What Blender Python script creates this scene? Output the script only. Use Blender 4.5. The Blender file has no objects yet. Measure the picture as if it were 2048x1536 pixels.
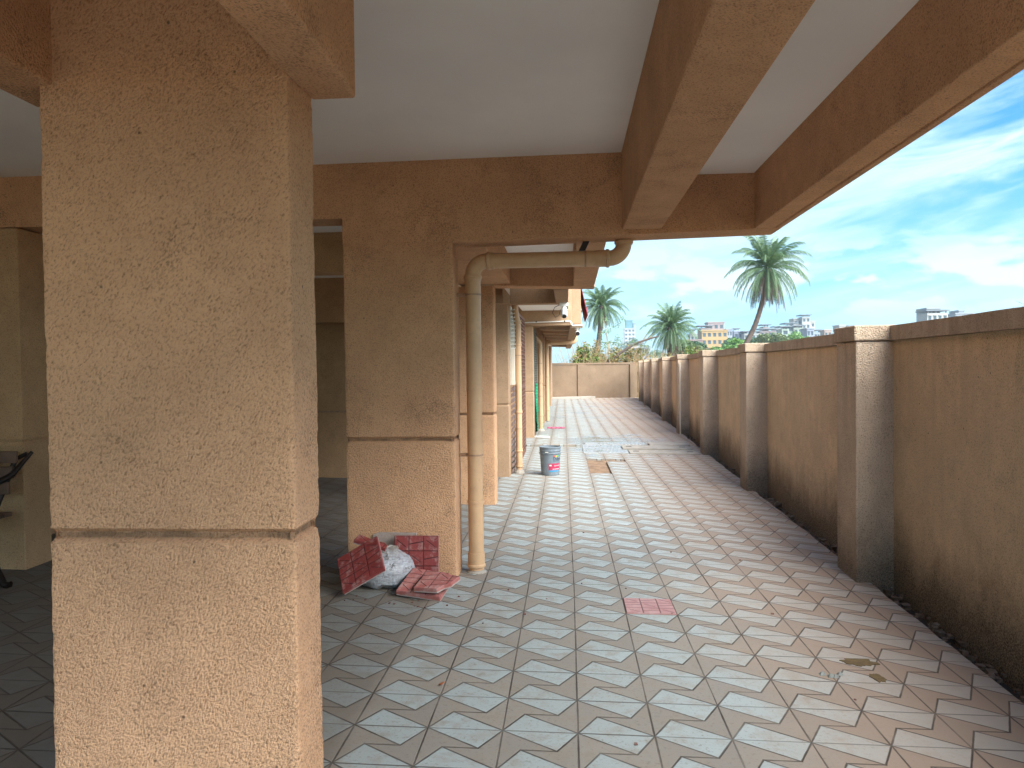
import bpy, bmesh, math, random
from mathutils import Vector, Matrix, Euler, noise
random.seed(7)
SC = bpy.context.scene
COL = SC.collection
R = math.radians
# ------------------------------------------------------------------ camera
YAW, PIT, ROLL, EYE, SLOPE = .0727, .0206, .012, 1.447, .017
cd = bpy.data.cameras.new('camera'); cam = bpy.data.objects.new('camera', cd); COL.objects.link(cam)
cd.sensor_width = 36; cd.lens = 1533 / 2048 * 36; cd.clip_start = .05; cd.clip_end = 6000
_f = Vector((-math.sin(YAW) * math.cos(PIT), math.cos(YAW) * math.cos(PIT), -math.sin(PIT)))
_r = Vector((math.cos(YAW), math.sin(YAW), 0)); _u = _r.cross(_f)
_r2 = _r * math.cos(ROLL) - _u * math.sin(ROLL); _u2 = _r * math.sin(ROLL) + _u * math.cos(ROLL)
cam.matrix_world = Matrix(((_r2.x, _u2.x, -_f.x, 0), (_r2.y, _u2.y, -_f.y, 0), (_r2.z, _u2.z, -_f.z, EYE), (0, 0, 0, 1)))
SC.camera = cam
# ------------------------------------------------------------------ light
SUN_EL, SUN_AZ = R(45), R(134)          # azimuth measured clockwise from +Y
SUN_STRENGTH, SKY_STRENGTH, EXPOSURE = 1.8, .088, 3.0
sl = bpy.data.lights.new('sun', 'SUN'); sun = bpy.data.objects.new('sun', sl); COL.objects.link(sun)
sl.energy = SUN_STRENGTH; sl.angle = R(60); sl.color = (1, .92, .82)
sd = Vector((math.sin(SUN_AZ) * math.cos(SUN_EL), math.cos(SUN_AZ) * math.cos(SUN_EL), math.sin(SUN_EL)))
sun.rotation_euler = sd.to_track_quat('Z', 'Y').to_euler()
SC.view_settings.view_transform = 'Standard'; SC.view_settings.look = 'None'
SC.view_settings.exposure = EXPOSURE; SC.view_settings.gamma = 1
SC.cycles.use_denoising = True; SC.cycles.max_bounces = 10; SC.cycles.diffuse_bounces = 8
SC.cycles.caustics_reflective = False; SC.cycles.caustics_refractive = False

# ------------------------------------------------------------------ node helper
class N:
    def __init__(s, tree): s.t = tree; s.l = tree.links
    def node(s, typ, ins=None, **kw):
        n = s.t.nodes.new(typ)
        for k, v in kw.items(): setattr(n, k, v)
        for k, v in (ins or {}).items(): s.put(n.inputs[k], v)
        return n
    def put(s, sock, v):
        if isinstance(v, bpy.types.NodeSocket): s.l.new(v, sock)
        elif v is not None:
            if hasattr(sock.default_value, '__len__') and len(sock.default_value) == 4 and len(v) == 3: v = (*v, 1)
            sock.default_value = v
    def m(s, op, a, b=None, c=None, clamp=False):
        n = s.node('ShaderNodeMath', operation=op, use_clamp=clamp); s.put(n.inputs[0], a)
        if b is not None: s.put(n.inputs[1], b)
        if c is not None: s.put(n.inputs[2], c)
        return n.outputs[0]
    def mix(s, f, a, b, mode='MIX'):
        n = s.node('ShaderNodeMix', data_type='RGBA', blend_type=mode)
        s.put(n.inputs[0], f); s.put(n.inputs[6], a); s.put(n.inputs[7], b); return n.outputs[2]
    def ramp(s, f, a, b, va=0., vb=1.):
        n = s.node('ShaderNodeMapRange', {0: f, 1: a, 2: b, 3: va, 4: vb}); return n.outputs[0]
    def noise(s, vec, scale, detail=2, rough=.5, dist=0):
        return s.node('ShaderNodeTexNoise', {'Vector': vec, 'Scale': scale, 'Detail': detail, 'Roughness': rough, 'Distortion': dist}).outputs[0]
    def scale(s, vec, v):
        n = s.node('ShaderNodeVectorMath', operation='MULTIPLY'); s.put(n.inputs[0], vec); s.put(n.inputs[1], v); return n.outputs[0]
    def sep(s, vec):
        return s.node('ShaderNodeSeparateXYZ', {0: vec}).outputs
    def comb(s, x, y, z=0.):
        return s.node('ShaderNodeCombineXYZ', {0: x, 1: y, 2: z}).outputs[0]

MATS = {}
def newmat(name):
    m = bpy.data.materials.new(name); m.use_nodes = True; MATS[name] = m
    n = N(m.node_tree); p = m.node_tree.nodes['Principled BSDF']
    return m, n, p
def objco(n): return n.node('ShaderNodeTexCoord').outputs['Object']
def wpos(n): return n.node('ShaderNodeNewGeometry').outputs['Position']

def stucco(name, col, speck=.62, streak=0., base=0., bump=1., grime=.35, seed=0., gs=1., groove=False):
    m, n, p = newmat(name); co = n.node('ShaderNodeVectorMath', {0: wpos(n), 1: (seed, seed, 0)}, operation='ADD').outputs[0]
    warp = n.scale(n.node('ShaderNodeMapping', {'Vector': co, 'Rotation': (.5, .95, 0)}).outputs[0], (1., 1.5, 1.9))
    g = n.noise(warp, 92 * gs, 2.2, .55, .2)
    fine = n.noise(co, 260, 2, .6)
    pits = n.m('MAXIMUM', n.m('MULTIPLY', n.ramp(g, .50, .36), .55), n.ramp(g, .39, .32))                     # 1 in the hollows of the rough cast
    big = n.noise(co, 1.7, 4, .6); mid = n.noise(co, 9, 3, .6)
    c = n.mix(n.ramp(big, .3, .7), [x * .86 for x in col], [min(1, x * 1.1) for x in col])
    c = n.mix(n.ramp(mid, .35, .7, 0, .35), c, [col[0] * .74, col[1] * .72, col[2] * .7])
    c = n.mix(n.m('MULTIPLY', pits, speck), c, [col[0] * .26, col[1] * .23, col[2] * .2])  # hollows darkened in the colour: dirt plus painted relief shading
    # scattered dark grime patches and single holes
    gr = n.m('MULTIPLY', n.ramp(n.noise(co, 2.3, 5, .7, .4), .535, .70), n.ramp(g, .60, .40))
    c = n.mix(n.m('MULTIPLY', gr, grime), c, (.055, .042, .032))
    vo = n.node('ShaderNodeTexVoronoi', {'Vector': co, 'Scale': 9.}).outputs['Distance']
    c = n.mix(n.ramp(vo, .06, .03, 0, .7), c, (.04, .03, .022))
    if groove:      # uneven darker brown band along the groove round each pillar
        gz = n.m('ABSOLUTE', n.m('SUBTRACT', n.sep(co)[2], n.m('ADD', .966, n.m('MULTIPLY', n.m('SUBTRACT', mid, .5), .012))))
        c = n.mix(n.m('MULTIPLY', n.ramp(gz, .013, .006), n.ramp(n.noise(co, 6, 4, .7), .3, .55, .3, .8)), c, (.15, .095, .058))
    if streak:
        st = n.noise(n.scale(co, (5, 5, .35)), 2.2, 5, .65)
        z = n.sep(co)[2]
        hi = n.m('MULTIPLY', n.ramp(st, .42, .68), n.ramp(n.m('ADD', z, n.m('MULTIPLY', n.noise(n.scale(co, (6, 6, .2)), 1.5, 3), 1.1)), .9, 2.3))
        c = n.mix(n.m('MULTIPLY', hi, streak), c, (.075, .052, .036))
    if base:
        z = n.sep(co)[2]
        zz = n.m('SUBTRACT', z, n.m('ADD', n.m('MULTIPLY', n.noise(n.scale(co, (1, 1, .45)), 1.3, 6, .72), .80), n.m('MULTIPLY', n.noise(co, 14, 4, .7), .22)))
        lo = n.m('MULTIPLY', n.ramp(zz, .0, -.42), n.ramp(g, .66, .36, .62, 1.))
        c = n.mix(n.m('MULTIPLY', lo, base), c, (.035, .024, .016))
    n.put(p.inputs['Base Color'], c); p.inputs['Roughness'].default_value = .92; p.inputs['Specular IOR Level'].default_value = .2
    h = n.m('ADD', n.m('MULTIPLY', g, 1.), n.m('MULTIPLY', fine, .22))
    b = n.node('ShaderNodeBump', {'Strength': 1. * bump, 'Distance': .013, 'Height': h}); n.l.new(b.outputs[0], p.inputs['Normal'])
    return m
def plain(name, col, rough=.6, var=.12, vs=6., metal=0., bump=0., bs=60., spec=.4, speck=None):
    m, n, p = newmat(name); co = objco(n)
    f = n.ramp(n.noise(co, vs, 4, .6), .3, .7)
    c = n.mix(f, [x * (1 - var) for x in col], [min(1, x * (1 + var)) for x in col])
    if speck: c = n.mix(n.ramp(n.noise(co, vs * 3, 4, .7), .55, .72, 0, .7), c, speck)
    n.put(p.inputs['Base Color'], c); p.inputs['Roughness'].default_value = rough; p.inputs['Metallic'].default_value = metal
    p.inputs['Specular IOR Level'].default_value = spec
    if bump:
        b = n.node('ShaderNodeBump', {'Strength': bump, 'Distance': .01, 'Height': n.noise(co, bs, 4, .6)}); n.l.new(b.outputs[0], p.inputs['Normal'])
    return m
def leafmat(name, a, b, dead=None):
    m, n, p = newmat(name); co = objco(n)
    f = n.ramp(n.noise(co, 1.6, 3, .6), .35, .65); f2 = n.noise(co, 14, 2)
    c = n.mix(f, a, b); c = n.mix(n.ramp(f2, .4, .7, 0, .5), c, [x * .6 for x in a])
    if dead: c = n.mix(n.ramp(n.noise(co, 4, 3), .5, .62), c, dead)
    n.put(p.inputs['Base Color'], c); p.inputs['Roughness'].default_value = .6
    p.inputs['Transmission Weight'].default_value = 0
    t = n.node('ShaderNodeBsdfTranslucent'); n.put(t.inputs[0], c)
    ms = n.node('ShaderNodeMixShader', {0: .3}); out = m.node_tree.nodes['Material Output']
    n.l.new(p.outputs[0], ms.inputs[1]); n.l.new(t.outputs[0], ms.inputs[2]); n.l.new(ms.outputs[0], out.inputs[0])
    return m

# ------------------------------------------------------------------ sky
W = bpy.data.worlds.new('World'); SC.world = W; W.use_nodes = True
def build_sky():
    n = N(W.node_tree); bg = W.node_tree.nodes['Background']
    sky = n.node('ShaderNodeTexSky', sky_type='NISHITA', sun_disc=False, sun_elevation=SUN_EL, sun_rotation=SUN_AZ, air_density=1.2, dust_density=.6, ozone_density=2.)
    d = n.node('ShaderNodeTexCoord').outputs['Generated']
    x, y, z = n.sep(d)
    az = n.m('ARCTAN2', x, y)
    # broad cloud sheet in slanting bands, drawn in azimuth and height so that it stays put in the sky
    bd = n.comb(n.m('MULTIPLY', az, 2.1), n.m('SUBTRACT', n.m('MULTIPLY', z, 9.5), n.m('MULTIPLY', az, 2.3)), .7)
    w1 = n.noise(bd, 1.15, 6, .56, .35)
    w2 = n.noise(n.comb(n.m('MULTIPLY', az, 4.), n.m('SUBTRACT', n.m('MULTIPLY', z, 22.), n.m('MULTIPLY', az, 3.)), 2.), 1.7, 6, .65, .9)
    sheet = n.m('ADD', n.m('MULTIPLY', w1, .72), n.m('MULTIPLY', w2, .28))
    sheet = n.m('SUBTRACT', sheet, n.ramp(z, .20, .46, 0., .13))
    sheetf = n.ramp(sheet, .385, .52)
    # low cumulus heaps with firm tops
    el = n.comb(n.m('MULTIPLY', az, 6.), n.m('MULTIPLY', z, 15.), 3.)
    cu = n.m('ADD', n.noise(el, 1.5, 7, .55, .25), n.m('MULTIPLY', n.m('SINE', n.m('MULTIPLY', z, 60.)), .02))
    band = n.m('MULTIPLY', n.ramp(z, .045, .09), n.ramp(z, .17, .11))
    cuf = n.m('MULTIPLY', n.ramp(cu, .50, .56), band)
    low = n.ramp(z, .22, .0, 0, .75)
    tint = n.mix(1., sky.outputs[0], (.06, .222, .352), 'MULTIPLY')
    lowc = (.80, 1.34, 1.70)
    c = n.mix(low, tint, lowc)
    cc = n.mix(n.ramp(w2, .35, .65), (.96, 1.48, 1.74), (1.35, 1.76, 1.86))
    c = n.mix(n.m('MULTIPLY', sheetf, n.ramp(z, .10, .2, .5, .95)), c, cc)
    c = n.mix(n.m('MULTIPLY', cuf, .8), c, (1.5, 1.84, 1.9))
    # warm glow added to the unseen sky round the sun, offsetting the cyan light
    sunf = n.node('ShaderNodeVectorMath', operation='DOT_PRODUCT', ins={0: d, 1: tuple(sd)}).outputs['Value']
    glow = n.ramp(sunf, .45, 1., 0., 1.)
    c = n.mix(1., c, n.mix(glow, (1, 1, 1), (6.0, 4.2, 3.3)), 'MULTIPLY')
    n.put(bg.inputs[0], c); bg.inputs[1].default_value = SKY_STRENGTH
build_sky()

# ------------------------------------------------------------------ mesh builder
class MB:
    def __init__(s): s.v = []; s.f = []; s.mi = []; s.cur = 0
    def quadpoly(s, pts):
        b = len(s.v); s.v += [tuple(p) for p in pts]; s.f.append(tuple(range(b, b + len(pts)))); s.mi.append(s.cur)
    def hexa(s, p):            # 8 corners: bottom ring 0-3, top ring 4-7
        b = len(s.v); s.v += [tuple(q) for q in p]
        for f in ((3, 2, 1, 0), (4, 5, 6, 7), (0, 1, 5, 4), (1, 2, 6, 5), (2, 3, 7, 6), (3, 0, 4, 7)):
            s.f.append(tuple(b + i for i in f)); s.mi.append(s.cur)
        return s
    def box(s, x0, x1, y0, y1, z0, z1):
        return s.hexa([(x0, y0, z0), (x1, y0, z0), (x1, y1, z0), (x0, y1, z0), (x0, y0, z1), (x1, y0, z1), (x1, y1, z1), (x0, y1, z1)])
    def obox(s, c, a, b, h):   # oriented box: corner c and three edge vectors
        c, a, b, h = map(Vector, (c, a, b, h))
        return s.hexa([c, c + a, c + a + b, c + b, c + h, c + a + h, c + a + b + h, c + b + h])
    def prism(s, pts, d):      # polygon pts extruded by vector d
        b = len(s.v); d = Vector(d); k = len(pts)
        s.v += [tuple(p) for p in pts] + [tuple(Vector(p) + d) for p in pts]
        s.f.append(tuple(range(b + k - 1, b - 1, -1))); s.f.append(tuple(range(b + k, b + 2 * k)))
        for i in range(k): s.f.append((b + i, b + (i + 1) % k, b + k + (i + 1) % k, b + k + i))
        s.mi += [s.cur] * (k + 2); return s
    def rings(s, rings, cap=True):
        k = len(rings[0]); b = len(s.v)
        for r in rings: s.v += [tuple(p) for p in r]
        for j in range(len(rings) - 1):
            for i in range(k):
                s.f.append((b + j * k + i, b + j * k + (i + 1) % k, b + (j + 1) * k + (i + 1) % k, b + (j + 1) * k + i)); s.mi.append(s.cur)
        if cap:
            s.f.append(tuple(b + i for i in reversed(range(k)))); s.mi.append(s.cur)
            e = b + (len(rings) - 1) * k; s.f.append(tuple(e + i for i in range(k))); s.mi.append(s.cur)
        return s
    def tube(s, path, rad, k=16, cap=True):
        path = [Vector(p) for p in path]; rr = rad if hasattr(rad, '__len__') else [rad] * len(path)
        rings = []; prev = None
        for i, p in enumerate(path):
            t = (path[min(i + 1, len(path) - 1)] - path[max(i - 1, 0)])
            t = t.normalized() if t.length > 1e-9 else Vector((0, 0, 1))
            if prev is None:
                a = t.orthogonal().normalized()
            else:
                a = (prev - t * prev.dot(t)); a = a.normalized() if a.length > 1e-6 else t.orthogonal().normalized()
            prev = a; b = t.cross(a)
            rings.append([p + (a * math.cos(q) + b * math.sin(q)) * rr[i] for q in (2 * math.pi * j / k for j in range(k))])
        return s.rings(rings, cap)
    def lathe(s, prof, c=(0, 0, 0), k=32, cap=True):
        return s.rings([[(c[0] + r * math.cos(2 * math.pi * i / k), c[1] + r * math.sin(2 * math.pi * i / k), c[2] + z) for i in range(k)] for r, z in prof], cap)
    def build(s, name, mat, parent=None, smooth=False, bevel=0., segs=2):
        me = bpy.data.meshes.new(name); off = Vector(parent.location) if parent else Vector((0, 0, 0))
        if parent and parent.parent: off += Vector(parent.parent.location)
        me.from_pydata([tuple(Vector(p) - off) for p in s.v], [], s.f)
        for mm in (mat if isinstance(mat, (list, tuple)) else [mat]): me.materials.append(mm)
        if s.mi and max(s.mi): me.polygons.foreach_set('material_index', s.mi)
        bm = bmesh.new(); bm.from_mesh(me); bmesh.ops.recalc_face_normals(bm, faces=bm.faces); bm.to_mesh(me); bm.free()
        if smooth:
            me.polygons.foreach_set('use_smooth', [True] * len(me.polygons))
            try: me.set_sharp_from_angle(angle=R(38))
            except Exception: pass
        me.update()
        o = bpy.data.objects.new(name, me); COL.objects.link(o)
        if parent: o.parent = parent
        if bevel:
            b = o.modifiers.new('bevel', 'BEVEL'); b.width = bevel; b.segments = segs; b.limit_method = 'ANGLE'; b.angle_limit = R(40); b.harden_normals = False
        return o
def tag(o, label=None, cat=None, group=None, kind=None):
    if label: o['label'] = label
    if cat: o['category'] = cat
    if group: o['group'] = group
    if kind: o['kind'] = kind
    return o
def thing(name, label, cat, loc=(0, 0, 0), group=None):
    o = bpy.data.objects.new(name, None); COL.objects.link(o); o.location = loc; o.empty_display_size = .1
    return tag(o, label, cat, group)
def floor_z(x): return -SLOPE * x

# ------------------------------------------------------------------ materials
TAN = (.70, .41, .235)
M_ST = stucco('stucco_near', TAN, grime=.5, groove=True)
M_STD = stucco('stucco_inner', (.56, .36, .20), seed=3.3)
M_WALL = stucco('stucco_boundary', (.80, .585, .375), streak=.14, speck=.55, base=.9, bump=1.5, seed=7.1, grime=.3)
M_PIL = stucco('stucco_pilaster', (.66, .50, .36), streak=.25, base=.75, bump=1.3, seed=1.7, grime=.3)
M_CAP = stucco('stucco_coping', (.56, .42, .295), streak=.3, bump=1.4, seed=4.4)
M_ST_SHADE = stucco('stucco_far_shaded', (.42, .275, .17), bump=.6, seed=5.)  # darker copy of the stucco, shade put into the colour of sunlit far bays
M_FAR = stucco('stucco_end_wall', (.20, .137, .088), streak=.15, bump=.5, seed=9.)
M_CEIL = plain('ceiling_paint', (.89, .87, .85), .9, .045, 1.1, bump=.15, bs=240, spec=.1)
M_PIPE = plain('pipe_paint', (.52, .335, .19), .45, .09, 7, speck=(.4, .27, .17))
M_WHITE = plain('white_plastic', (.72, .71, .67), .4, .08)
M_IRON = plain('dark_iron', (.03, .022, .02), .4, .3, 20, .6)
M_RUST = plain('rusty_steel', (.17, .085, .06), .7, .35, 14, .2)
M_CLAMP = plain('painted_clamp', (.34, .22, .14), .6, .3, 30)
M_MESH = plain('mesh_wire', (.11, .115, .09), .6, .3)
M_DARK = plain('dark_opening', (.02, .018, .016), .9, .2)
M_SOIL = plain('bare_soil', (.20, .125, .075), .95, .4, 9, bump=1., bs=40)
M_CONC = plain('concrete', (.30, .265, .22), .8, .18, 6, bump=.4, bs=90)
M_GROUND = plain('earth', (.19, .15, .09), .95, .4, .05)
M_GUT = plain('gutter_muck', (.045, .032, .022), .95, .5, 5, bump=1., bs=30)

def tile_material(name='floor_tiles'):
    m, n, p = newmat(name); pos = wpos(n); x, y, z = n.sep(pos)
    xs = n.m('ADD', x, n.m('MULTIPLY', n.m('MAXIMUM', n.m('SUBTRACT', y, 5.), 0.), .0062))
    u = n.m('DIVIDE', n.m('SUBTRACT', xs, .0258), .3); v = n.m('DIVIDE', n.m('SUBTRACT', y, 3.0132), .3)
    fu, fv = n.m('FRACT', u), n.m('FRACT', v); iu, iv = n.m('FLOOR', u), n.m('FLOOR', v)
    wn = n.node('ShaderNodeTexWhiteNoise', {'Vector': n.comb(iu, iv, 1.)}, noise_dimensions='3D').outputs['Value']
    wn2 = n.node('ShaderNodeTexWhiteNoise', {'Vector': n.comb(iu, iv, 5.)}, noise_dimensions='3D').outputs['Value']
    # lower white triangle (0,0)(1,0)(.27,.5): under both slanted edges; upper one is its point mirror
    def tri(a, b):   # signed inside distance of triangle with base on b=0, apex (.27,.5)
        e1 = n.m('SUBTRACT', n.m('MULTIPLY', a, .5), n.m('MULTIPLY', b, .27))                       # left edge
        e2 = n.m('SUBTRACT', n.m('MULTIPLY', n.m('SUBTRACT', 1., a), .5), n.m('MULTIPLY', b, .73))  # right edge
        return n.m('DIVIDE', e1, .568), n.m('DIVIDE', e2, .885)
    a1, a2 = tri(fu, fv); b1, b2 = tri(n.m('SUBTRACT', 1., fu), n.m('SUBTRACT', 1., fv))
    d1 = n.m('MINIMUM', a1, a2); d2 = n.m('MINIMUM', b1, b2); dd = n.m('MAXIMUM', d1, d2)
    white = n.ramp(dd, -.004, .008)
    gw = .011
    edge = n.m('MINIMUM', n.m('ABSOLUTE', d1), n.m('ABSOLUTE', d2))
    mid = n.m('MAXIMUM', n.m('ABSOLUTE', n.m('SUBTRACT', fv, .5)), n.m('SUBTRACT', n.m('ABSOLUTE', n.m('SUBTRACT', fu, .5)), .23))
    eu = n.m('MINIMUM', fu, n.m('SUBTRACT', 1., fu)); ev = n.m('MINIMUM', fv, n.m('SUBTRACT', 1., fv))
    jit = n.m('MULTIPLY', n.noise(pos, 25, 2), .010)
    gr_thin = n.ramp(n.m('ADD', n.m('MINIMUM', edge, mid), n.m('SUBTRACT', jit, .005)), .017, .007)
    wj = n.ramp(wn2, 0, 1, .006, .014)
    gr_u = n.m('MULTIPLY', n.ramp(n.m('SUBTRACT', n.m('ADD', eu, n.m('SUBTRACT', jit, .005)), n.m('MULTIPLY', wn, .007)), .012, .004), n.ramp(n.noise(pos, 2.7, 3), .32, .6, .45, 1.))
    gr_v = n.ramp(n.m('SUBTRACT', ev, wj), .006, -.002)
    n1 = n.noise(pos, 1.1, 4, .6); n2 = n.noise(pos, 11, 5, .65); n3 = n.noise(pos, 70, 3, .6)
    brown = n.mix(n.ramp(n1, .35, .65), (.235, .21, .178), (.275, .238, .195))
    brown = n.mix(n.ramp(wn, 0, 1, 0, .5), brown, (.205, .18, .152))
    whitec = n.mix(n.ramp(n.noise(pos, 2.3, 4), .35, .7), (.325, .358, .347), (.305, .325, .305))
    whitec = n.mix(n.ramp(wn2, 0, 1, 0, .35), whitec, (.285, .293, .272))
    c = n.mix(white, brown, whitec)
    c = n.mix(n.ramp(n2, .48, .72, 0, .6), c, (.25, .205, .155))               # scuffs
    c = n.mix(n.ramp(n3, .56, .72, 0, .55), c, (.15, .125, .095))
    c = n.mix(n.m('MULTIPLY', n.ramp(n.noise(pos, 5.5, 6, .72, .5), .56, .7), .5), c, (.22, .18, .135))   # footmarks and spilt dirt                # grit
    # reddish wear near the boundary wall, brown grime plus painted-in dimness indoors beyond the last column joint
    red = n.m('MULTIPLY', n.ramp(n.m('ADD', xs, n.m('MULTIPLY', n1, .9)), 1.05, 2.2), .82)
    c = n.mix(red, c, n.mix(white, (.33, .225, .155), (.385, .305, .235)))
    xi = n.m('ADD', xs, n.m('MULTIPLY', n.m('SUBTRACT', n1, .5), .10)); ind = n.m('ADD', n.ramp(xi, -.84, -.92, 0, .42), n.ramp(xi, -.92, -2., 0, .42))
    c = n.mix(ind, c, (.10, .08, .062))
    g = n.m('MAXIMUM', n.m('MULTIPLY', gr_thin, n.ramp(n.noise(pos, 4.3, 3), .3, .6, .65, 1.)), n.m('MAXIMUM', gr_u, n.m('MULTIPLY', gr_v, n.ramp(wn2, 0, 1, .55, 1.))))
    c = n.mix(n.m('MULTIPLY', g, .95), c, (.055, .042, .032))
    # puddled water by the trench covers
    wet = n.m('MULTIPLY', n.ramp(n.m('ADD', n.noise(pos, 1.6, 4, .6), n.m('MULTIPLY', n.m('ABSOLUTE', n.m('SUBTRACT', y, 14.7)), -.16)), .20, .36),
              n.m('MULTIPLY', n.ramp(x, -.3, .35), n.ramp(x, 2.3, 1.4)))
    wet2 = n.m('MULTIPLY', n.ramp(n.noise(pos, .7, 3), .5, .66), n.ramp(y, 17., 24.))
    wet = n.m('MAXIMUM', wet, n.m('MULTIPLY', wet2, .55))
    c = n.mix(n.m('MULTIPLY', wet, .2), c, (.18, .17, .16))
    n.put(p.inputs['Specular IOR Level'], n.ramp(wet, 0, 1, .22, .75))
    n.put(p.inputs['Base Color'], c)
    rough = n.m('ADD', .55, n.m('MULTIPLY', n2, .25)); rough = n.m('MULTIPLY', rough, n.ramp(wet, 0, 1, 1., .12))
    n.put(p.inputs['Roughness'], rough); 
    h = n.m('SUBTRACT', n.m('ADD', n.m('MULTIPLY', n3, .12), n.m('MULTIPLY', wn, .10)), g)
    b = n.node('ShaderNodeBump', {'Strength': .55, 'Distance': .006, 'Height': h}); n.l.new(b.outputs[0], p.inputs['Normal'])
    return m
M_TILE = tile_material()

def red_tile_material(name, base, pale, off=(0, 0, 0), dust=.25):
    """3 x 3 chequer tile with slanted nicks; object XY in metres, tile 0..0.3"""
    m, n, p = newmat(name); co = objco(n); x, y, z = n.sep(co)
    u = n.m('MULTIPLY', n.m('DIVIDE', x, .3), 3.); v = n.m('MULTIPLY', n.m('DIVIDE', y, .3), 3.)
    fu, fv = n.m('FRACT', u), n.m('FRACT', v)
    eu = n.m('MINIMUM', fu, n.m('SUBTRACT', 1., fu)); ev = n.m('MINIMUM', fv, n.m('SUBTRACT', 1., fv))
    par = n.m('MODULO', n.m('ADD', n.m('FLOOR', u), n.m('FLOOR', v)), 2.)
    da = n.m('ABSOLUTE', n.m('SUBTRACT', fv, n.m('ADD', .85, n.m('MULTIPLY', fu, -.75))))
    db = n.m('ABSOLUTE', n.m('SUBTRACT', fv, n.m('ADD', .44, n.m('MULTIPLY', fu, .18))))
    da = n.m('MAXIMUM', da, n.m('SUBTRACT', n.m('ABSOLUTE', n.m('SUBTRACT', fu, .5)), .28))
    dl = n.m('ADD', n.m('MULTIPLY', da, n.m('SUBTRACT', 1., par)), n.m('MULTIPLY', db, par))
    g = n.m('MAXIMUM', n.ramp(n.m('MINIMUM', eu, ev), .045, .02), n.ramp(dl, .05, .022))
    top = n.ramp(n.m('ABSOLUTE', n.sep(n.node('ShaderNodeTexCoord').outputs['Normal'])[2]), .6, .8)
    c = n.mix(n.ramp(n.noise(co, 9, 4, .65), .35, .65), base, pale)
    c = n.mix(n.ramp(n.noise(co, 22, 4, .7), .5, .75, 0, dust * 2), c, (.52, .42, .38))
    c = n.mix(n.m('MULTIPLY', n.m('MULTIPLY', g, top), .85), c, [q * .32 for q in base])
    c = n.mix(n.ramp(n.m('ADD', z, n.m('MULTIPLY', n.noise(co, 45, 3), .012)), .018, .012), c, (.42, .36, .33))
    n.put(p.inputs['Base Color'], c); p.inputs['Roughness'].default_value = .6
    b = n.node('ShaderNodeBump', {'Strength': .7, 'Distance': .004, 'Height': n.m('SUBTRACT', n.m('MULTIPLY', n.noise(co, 90, 3), .2), n.m('MULTIPLY', g, top))}); n.l.new(b.outputs[0], p.inputs['Normal'])
    return m

# ------------------------------------------------------------------ the ground
fx = lambda y: 1.815 + .0405 * y         # where the paving stops, short of the boundary wall
wx = lambda y: 1.965 + .0405 * y         # face of the boundary wall
gx = lambda y: -.0062 * max(y - 5., 0.)  # drift of the tile columns
g = MB(); g.quadpoly([(-3000, -300, -.35), (3000, -300, -.35), (3000, 5000, -.35), (-3000, 5000, -.35)])
tag(g.build('ground', M_GROUND), kind='structure')
HX0, HX1, HX2 = .3258, .6258, .9258
HY0, HYm, HY1 = 10.5132, 11.9, 12.2
def floor_patch(mb, x0, x1, y0, y1):
    """strip of paving that follows the columns' drift; x may be numbers or functions of y"""
    k = max(1, int((y1 - y0) / 1.5)); fxx = lambda q, y: q(y) if callable(q) else q + gx(y)
    for i in range(k):
        a, b = y0 + (y1 - y0) * i / k, y0 + (y1 - y0) * (i + 1) / k
        P = [(fxx(x0, a), a), (fxx(x1, a), a), (fxx(x1, b), b), (fxx(x0, b), b)]
        mb.quadpoly([(x, y, floor_z(x)) for x, y in P])
fl = MB()
rnd = random.Random(3)
edge_pts = {}
def ragged(y):
    return fx(y) + .022 * noise.noise(Vector((y * 2.1, 0, 0))) + .012 * noise.noise(Vector((y * 9, 3, 0)))
def right_edge(mb, x0, y0, y1):
    k = max(1, int((y1 - y0) / .15))
    for i in range(k):
        a, b = y0 + (y1 - y0) * i / k, y0 + (y1 - y0) * (i + 1) / k
        P = [(x0 + gx(a), a), (ragged(a), a), (ragged(b), b), (x0 + gx(b), b)]
        mb.quadpoly([(x, y, floor_z(x)) for x, y in P])
        mb.quadpoly([(P[1][0], a, floor_z(P[1][0])), (P[1][0] - .01, a, floor_z(P[1][0]) - .2), (P[2][0] - .01, b, floor_z(P[2][0]) - .2), (P[2][0], b, floor_z(P[2][0]))])
floor_patch(fl, -9.0, HX0, -4, HY0); floor_patch(fl, -9.0, HX0, HY0, HY1); floor_patch(fl, -9., HX0, HY1, 39)
floor_patch(fl, HX0, HX1, -4, HY0); floor_patch(fl, HX0, HX1, HY1, 39)
floor_patch(fl, HX1, HX2, -4, HYm); floor_patch(fl, HX1, HX2, HY1, 39)
right_edge(fl, HX2, -4, 39)
D = -.045
L = [(HX0 + gx(HY0), HY0), (HX1 + gx(HY0), HY0), (HX1 + gx(HYm), HYm), (HX2 + gx(HYm), HYm), (HX2 + gx(HY1), HY1), (HX0 + gx(HY1), HY1)]
for i in range(6):
    a, b = L[i], L[(i + 1) % 6]
    fl.quadpoly([(*a, floor_z(a[0])), (*b, floor_z(b[0])), (*b, floor_z(b[0]) + D), (*a, floor_z(a[0]) + D)])
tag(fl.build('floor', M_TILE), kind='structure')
so = MB()
nx, ny = 14, 34
for i in range(nx):
    for j in range(ny):
        q = []
        for di, dj in ((0, 0), (1, 0), (1, 1), (0, 1)):
            x = .15 + .85 * (i + di) / nx; y = 10.3 + 2.1 * (j + dj) / ny
            q.append((x, y, floor_z(x) - .026 + .012 * noise.noise(Vector((x * 9, y * 9, 0)))))
        so.quadpoly(q)
tag(so.build('soil', M_SOIL), kind='structure')
gu = MB()
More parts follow.
